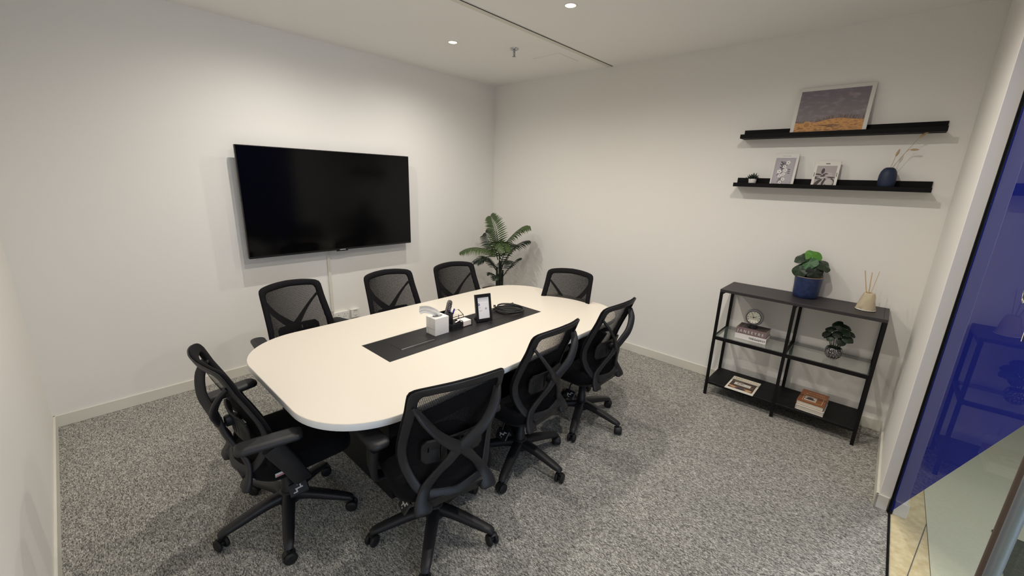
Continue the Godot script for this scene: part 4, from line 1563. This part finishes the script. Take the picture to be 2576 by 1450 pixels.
	begin(true)
	var pts := []
	for k in 150:
		var a := k / 150.0 * TAU * 3.4 + 2.6
		var rr := 0.105 + 0.009 * sin(a * 0.77) + 0.006 * sin(a * 2.3)
		pts.append(Vector3(cos(a) * rr * 0.9 + 0.004 * sin(k * 0.1), 0.006 + 0.0062 * k / 40.0 + 0.003 * sin(a * 1.5), -sin(a) * rr * 1.05))
	var tail: Vector3 = pts[pts.size() - 1]
	tube(pts, 0.0042, 8)
	for k in 3:
		var a := 0.5 + k * 1.9
		tube([Vector3(cos(a) * 0.1, 0.006, -sin(a) * 0.1), Vector3(cos(a) * 0.108, 0.034, -sin(a) * 0.108)], 0.0035, 6)
	part("cord", M.cable, cb)
	for k in 2:
		begin()
		X = Transform3D(Basis(Vector3.UP, 0.3 + 0.5 * k), Vector3(-0.115 + 0.045 * k, 0.02 + 0.008 * k, -0.062 - 0.03 * k))
		box(Vector3.ZERO, Vector3(0.034, 0.01, 0.018), 0.002)
		part("plug", M.cable, cb)
		begin()
		X = Transform3D(Basis(Vector3.UP, 0.3 + 0.5 * k), Vector3(-0.115 + 0.045 * k, 0.02 + 0.008 * k, -0.062 - 0.03 * k))
		box(Vector3(-0.022, 0, 0), Vector3(0.012, 0.005, 0.013), 0.0008)
		part("plug_tip", mat(rgb8(206, 170, 110), 0.25, 1.0), cb)

# ---------------------------------------------------------------- on the shelving unit
func round_leaf(c: Vector3, nrm: Vector3, r: float, wave: float, sd: int, cup := 0.18) -> void:
	var n := nrm.normalized()
	var u := n.cross(Vector3(0.31, 0.2, 0.93)).normalized()
	var v := n.cross(u)
	var k := 26
	var rings := [0.0, 0.35, 0.7, 1.0]
	var pt := func(i: int, f: float) -> Vector3:
		var a := TAU * i / k
		var rr := r * f * (1.0 + wave * 0.07 * sin(a * 3.0 + sd) - 0.12 * pow(maxf(0.0, cos(a)), 12.0))
		return c + u * cos(a) * rr + v * sin(a) * rr - n * (cup * r * f * f) + n * wave * r * 0.07 * f * sin(a * 5.0 + sd * 2.0)
	for j in 3:
		for i in k:
			var a: Vector3 = pt.call(i, rings[j])
			var b: Vector3 = pt.call(i + 1, rings[j])
			var d: Vector3 = pt.call(i, rings[j + 1])
			var e: Vector3 = pt.call(i + 1, rings[j + 1])
			if j == 0:
				tri(a, d, e)
			else:
				quad(a, d, e, b)

func book(called: String, label: String, at: Vector3, size: Vector3, turn: float, cover: Material, group := "", spine_front := true) -> Node3D:
	# lies flat: size.x deep (away from the room), size.y thick, size.z wide; the spine or the page edges look towards -x
	var t := thing(called, label, "book", at, turn, group)
	var c := 0.0018
	var h := size / 2.0
	begin()
	bx(-h.x, h.x, 0.0, c, -h.z, h.z, 0.0006)
	bx(-h.x, h.x, size.y - c, size.y, -h.z, h.z, 0.0006)
	if spine_front:
		bx(-h.x - 0.001, -h.x + c, 0.0, size.y, -h.z, h.z, 0.0006)
	else:
		bx(-h.x, h.x, 0.0, size.y, -h.z - 0.001, -h.z + c, 0.0006)
	part("cover", cover, t)
	begin(); bx(-h.x + (c if spine_front else 0.003), h.x - 0.003, c, size.y - c, -h.z + 0.003, h.z - 0.003)
	part("pages", M.pages, t)
	return t

func build_shelf_things() -> void:
	var top := 0.9285
	var mid := 0.5367
	var low := 0.1242
	# potted begonia on the top
	var pot := thing("potted_plant", "round-leaved green plant in a blue glazed pot on top of the shelving unit", "plant", Vector3(-0.115, top, 3.502))
	begin(true); lathe([Vector2(0.074, 0.0), Vector2(0.079, 0.004), Vector2(0.082, 0.03), Vector2(0.086, 0.12), Vector2(0.088, 0.15), Vector2(0.089, 0.158)], 40, Vector3.ZERO, true, false)
	part("pot", M.blue_glaze, pot)
	begin(true); lathe([Vector2(0.089, 0.158), Vector2(0.088, 0.161), Vector2(0.083, 0.161), Vector2(0.081, 0.157), Vector2(0.079, 0.125)], 40, Vector3.ZERO, false, false)
	part("pot_rim", M.rim_brown, pot)
	begin(true); lathe([Vector2(0.08, 0.115), Vector2(0.08, 0.128)], 24)
	part("soil", M.soil, pot)
	# (towards the glass, height, into the room), normal, radius, tone
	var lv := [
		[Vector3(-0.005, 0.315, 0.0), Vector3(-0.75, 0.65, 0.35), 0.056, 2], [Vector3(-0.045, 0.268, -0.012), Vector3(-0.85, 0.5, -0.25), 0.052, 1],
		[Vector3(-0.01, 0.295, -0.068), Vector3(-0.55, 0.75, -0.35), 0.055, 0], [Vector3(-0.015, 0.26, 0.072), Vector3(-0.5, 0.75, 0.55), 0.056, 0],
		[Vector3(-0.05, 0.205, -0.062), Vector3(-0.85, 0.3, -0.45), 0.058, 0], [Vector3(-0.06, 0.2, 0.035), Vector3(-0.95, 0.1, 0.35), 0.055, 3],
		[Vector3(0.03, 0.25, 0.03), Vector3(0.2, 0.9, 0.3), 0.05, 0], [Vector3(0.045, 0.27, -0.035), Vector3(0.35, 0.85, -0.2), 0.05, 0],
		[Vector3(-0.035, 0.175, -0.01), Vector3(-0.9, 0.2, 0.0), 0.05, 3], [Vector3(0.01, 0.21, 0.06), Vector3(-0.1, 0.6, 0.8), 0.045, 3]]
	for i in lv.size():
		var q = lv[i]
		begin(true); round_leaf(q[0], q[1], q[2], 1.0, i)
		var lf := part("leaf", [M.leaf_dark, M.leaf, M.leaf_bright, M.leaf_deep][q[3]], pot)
		begin(true)
		var foot := Vector3(q[0].x * 0.2, 0.12, q[0].z * 0.2)
		tube(curve([foot, foot.lerp(q[0], 0.5) + Vector3(0, 0.01, 0), q[0] - q[1].normalized() * 0.004], 3), 0.0025, 5)
		part("leaf_stem", M.leaf_dark, lf)
	# reed diffuser
	var df := thing("reed_diffuser", "beige rough stone reed diffuser bottle on the right end of the shelving unit", "diffuser", Vector3(-0.19, top, 3.862))
	begin(true)
	var nz := FastNoiseLite.new()
	nz.seed = 5
	nz.frequency = 40.0
	var loops := []
	for q in [[0.052, 0.006], [0.053, 0.012], [0.049, 0.035], [0.043, 0.065], [0.036, 0.095], [0.03, 0.116], [0.028, 0.12], [0.018, 0.12], [0.016, 0.105]]:
		var l := ring(q[0], q[1], 30)
		for i in l.size():
			var k: float = 1.0 + 0.22 * nz.get_noise_3d(l[i].x, l[i].y, l[i].z) * (1.0 if q[0] > 0.02 else 0.0)
			l[i] = Vector3(l[i].x * k, l[i].y, l[i].z * k)
		loops.append(l)
	loft(loops)
	part("bottle", M.rough_clay, df)
	begin(true); lathe([Vector2(0.05, 0.0), Vector2(0.056, 0.002), Vector2(0.058, 0.005), Vector2(0.05, 0.007)], 28)
	part("saucer", M.white, df)
	for q in [[0.0, 0.268, -0.052], [0.01, 0.26, -0.014], [0.02, 0.272, 0.022]]:
		begin(true); tube([Vector3(0.0, 0.02, q[2] * -0.1), Vector3(q[0], q[1], q[2])], 0.0026 if q[0] < 0.02 else 0.0016, 6)
		part("reed", M.reed, df)
	# books and clock on the left glass shelf
	var group := "books on the glass shelf"
	var white := book("book", "white paperback with black spine title under the mauve book on the glass shelf", Vector3(-0.225, mid, 3.232), Vector3(0.15, 0.043, 0.222), 0.0, M.paper, group)
	var w1 := place("spine_title", word("THEGADFLY", 0.015, "Droid Sans", true), M.ink, white)
	w1.transform = Transform3D(Basis(Vector3(0, 0, 1), Vector3(0, 1, 0), Vector3(-1, 0, 0)), Vector3(-0.0765, 0.02, 0.047))
	var mv := book("book", "mauve book with white spine title under the clock on the glass shelf", Vector3(-0.222, mid + 0.0433, 3.23), Vector3(0.15, 0.05, 0.216), 0.0, M.mauve, group)
	var w2 := place("spine_title", word("J A N E E Y R E", 0.021, "Droid Sans", true), M.sticker, mv)
	w2.transform = Transform3D(Basis(Vector3(0, 0, 1), Vector3(0, 1, 0), Vector3(-1, 0, 0)), Vector3(-0.0765, 0.024, -0.004))
	w2.scale = Vector3(1.0, 1.0, 1.0)
	begin(); bx(-0.066, 0.07, 0.0502, 0.0506, -0.1, 0.1); 
	part("cover_art", M.cover_dark, mv)
	begin(); bx(-0.066, 0.07, 0.0507, 0.0509, -0.072, -0.069); bx(-0.066, 0.07, 0.0507, 0.0509, 0.088, 0.09)
	part("cover_line", M.mauve, mv)
	var ck := thing("desk_clock", "round grey desk clock with roman numerals standing on the stacked books", "clock", Vector3(-0.235, mid + 0.0938, 3.222), 0.0)
	begin(true); lathe([Vector2(0.034, 0.0), Vector2(0.036, 0.003), Vector2(0.031, 0.012), Vector2(0.03, 0.034)], 28)
	part("foot", M.bezel, ck)
	# the case lies across: axis towards -x, turned a little to the camera and up
	var ax := Basis(Vector3(0, 1, 0), 0.0) * Basis(Vector3(0, 0, 1), PI / 2 - 0.12)
	var cc := Vector3(0.0, 0.088, 0.0)
	begin(true)
	X = Transform3D(ax, cc)
	lathe([Vector2(0.03, -0.044), Vector2(0.05, -0.036), Vector2(0.063, -0.016), Vector2(0.067, 0.002), Vector2(0.065, 0.014), Vector2(0.058, 0.023), Vector2(0.053, 0.026), Vector2(0.051, 0.024)], 44, Vector3.ZERO, true, true)
	part("case", M.clock_grey, ck)
	begin(true)
	X = Transform3D(ax, cc)
	lathe([Vector2(0.0535, 0.0245), Vector2(0.053, 0.0275), Vector2(0.0495, 0.0285), Vector2(0.048, 0.026)], 44, Vector3.ZERO, false, false)
	part("bezel", M.bezel, ck)
	begin(true)
	X = Transform3D(ax, cc)
	lathe([Vector2(0.0505, 0.024), Vector2(0.0505, 0.0262)], 44)
	var dial := part("dial", M.dial, ck)
	var up3 := Vector3(1, 0, 0)          # on the dial: up is +x of the lathe axes, right is +z
	var right3 := Vector3(0, 0, 1)
	begin()
	X = Transform3D(ax, cc)
	var mark := func(a: Vector2, b: Vector2, w: float, y: float) -> void:
		var d := (b - a).normalized() * w / 2.0
		var n := Vector2(-d.y, d.x)
		var q := [a + n, b + n, b - n, a - n]
		var p := []
		for k in q:
			p.append(right3 * k.x + up3 * k.y + Vector3(0, y, 0))
		fquad(p[0], p[1], p[2], p[3], Vector3(0, 1, 0))
	for h in 12:
		var a := PI / 2 - TAU * h / 12.0
		var d := Vector2.from_angle(a)
		var n := Vector2(-d.y, d.x)
		var bars: int = [3, 1, 2, 3, 3, 2, 2, 3, 4, 3, 2, 3][h]
		for k in bars:
			var off := n * (k - (bars - 1) / 2.0) * 0.0030
			mark.call(d * 0.036 + off, d * 0.045 + off, 0.0016, 0.0266)
	part("numerals", M.ink, dial)
	begin()
	X = Transform3D(ax, cc)
	for q in [[-0.42, 0.036, 0.0026], [1.1, 0.026, 0.0034], [-1.5, 0.026, 0.0022], [1.75, 0.034, 0.001]]:
		var d := Vector2(sin(q[0]), cos(q[0]))
		mark.call(d * -0.005, d * q[1], q[2], 0.0272)
	part("hands", M.ink, dial)
	begin(true)
	X = Transform3D(ax, cc)
	lathe([Vector2(0.005, 0.0262), Vector2(0.005, 0.028)], 14)
	part("pivot", M.ink, dial)
	# bowl plant on the right glass shelf
	var bw := thing("potted_plant", "dark spoon-leaved plant in a round black and white streaked pot on the glass shelf", "plant", Vector3(-0.215, mid, 3.752))
	var prof := [Vector2(0.022, 0.0), Vector2(0.032, 0.004), Vector2(0.046, 0.02), Vector2(0.053, 0.042), Vector2(0.052, 0.062), Vector2(0.046, 0.08), Vector2(0.043, 0.084), Vector2(0.040, 0.083), Vector2(0.039, 0.07)]
	begin(true)
	for i in prof.size() - 1:
		for k in 36:
			var a := TAU * k / 36
			var b := TAU * (k + 1) / 36
			var p := func(q: Vector2, an: float) -> Vector3:
				return Vector3(q.x * cos(an), q.y, -q.x * sin(an))
			var uv := func(q: Vector2, an: float) -> Vector2:
				return Vector2(an / TAU * 2.0, 1.0 - q.y / 0.09)
			var v := [[prof[i], a], [prof[i], b], [prof[i + 1], b], [prof[i + 1], a]]
			for j in [0, 2, 1, 0, 3, 2]:
				vert(p.call(v[j][0], v[j][1]), uv.call(v[j][0], v[j][1]))
	var gm := mat(Color.WHITE, 0.35)
	var glaze := glaze_image()
	gm.albedo_texture = ImageTexture.create_from_image(glaze)
	part("pot", gm, bw)
	begin(true); lathe([Vector2(0.041, 0.068), Vector2(0.041, 0.074)], 24)
	part("soil", mat(rgb8(40, 32, 26), 0.95), bw)
	var r := RandomNumberGenerator.new()
	r.seed = 77
	var spots := [Vector3(0, 0.262, -0.02), Vector3(-0.02, 0.245, 0.012), Vector3(0.02, 0.25, 0.045), Vector3(-0.02, 0.222, -0.048), Vector3(-0.03, 0.22, 0.05), Vector3(0.0, 0.21, 0.08), Vector3(-0.045, 0.2, 0.0), Vector3(-0.03, 0.185, -0.068), Vector3(-0.045, 0.178, 0.06), Vector3(0.0, 0.175, 0.075), Vector3(0.04, 0.21, -0.03), Vector3(0.04, 0.2, 0.03), Vector3(-0.05, 0.165, -0.035), Vector3(-0.05, 0.15, 0.035), Vector3(0.02, 0.16, -0.06)]
	for i in spots.size():
		var s: Vector3 = spots[i]
		var nn := Vector3(s.x - 0.03, 0.06 + r.randf_range(-0.03, 0.03), s.z * 0.9 + r.randf_range(-0.02, 0.02)).normalized()
		begin(true); round_leaf(s, nn, r.randf_range(0.027, 0.035), 0.5, i + 20, 0.3)
		var lf := part("leaf", M.leaf_deep if i % 4 else M.leaf_dark, bw)
		begin(true)
		var foot := Vector3(s.x * 0.25, 0.07, s.z * 0.25)
		tube(curve([foot, foot.lerp(s, 0.55) + Vector3(0, 0.012, 0), s - nn * 0.005], 3), 0.0018, 5)
		part("leaf_stem", M.leaf_dark, lf)
	# magazine on the bottom shelf
	var mg := thing("magazine", "white-bordered magazine lying on the left half of the bottom shelf", "magazine", Vector3(-0.252, low, 3.238), 0.0)
	begin(); bx(-0.14, 0.14, 0.0, 0.005, -0.104, 0.104, 0.0008)
	part("pages", M.paper, mg)
	begin(); uvquad(Vector3(-0.1395, 0.0054, -0.1035), Vector3(-0.1395, 0.0054, 0.1035), Vector3(0.1395, 0.0054, 0.1035), Vector3(0.1395, 0.0054, -0.1035))
	part("cover", picture(magazine_image(), 0.35), mg)
	var w3 := place("title", word("TRAVELLER", 0.021, "Droid Serif"), M.gold_ink, mg)
	w3.transform = Transform3D(Basis(Vector3(0, 0, 1), Vector3(1, 0, 0), Vector3(0, 1, 0)), Vector3(0.107, 0.0057, 0.0))
	# two books on the bottom shelf
	var g2 := "books stacked on the bottom shelf"
	book("book", "pale book under the brown one, on the right half of the bottom shelf", Vector3(-0.227, low, 3.706), Vector3(0.25, 0.034, 0.17), -0.02, M.paper, g2, false)
	var bb := book("book", "brown book with a dark hat picture, topmost of the bottom shelf pile", Vector3(-0.216, low + 0.0342, 3.704), Vector3(0.25, 0.032, 0.166), -0.04, mat(rgb8(132, 82, 48), 0.5), g2, false)
	begin(); uvquad(Vector3(-0.124, 0.0323, -0.0825), Vector3(-0.124, 0.0323, 0.0825), Vector3(0.124, 0.0323, 0.0825), Vector3(0.124, 0.0323, -0.0825))
	part("cover_print", picture(hat_book_image(), 0.4), bb)
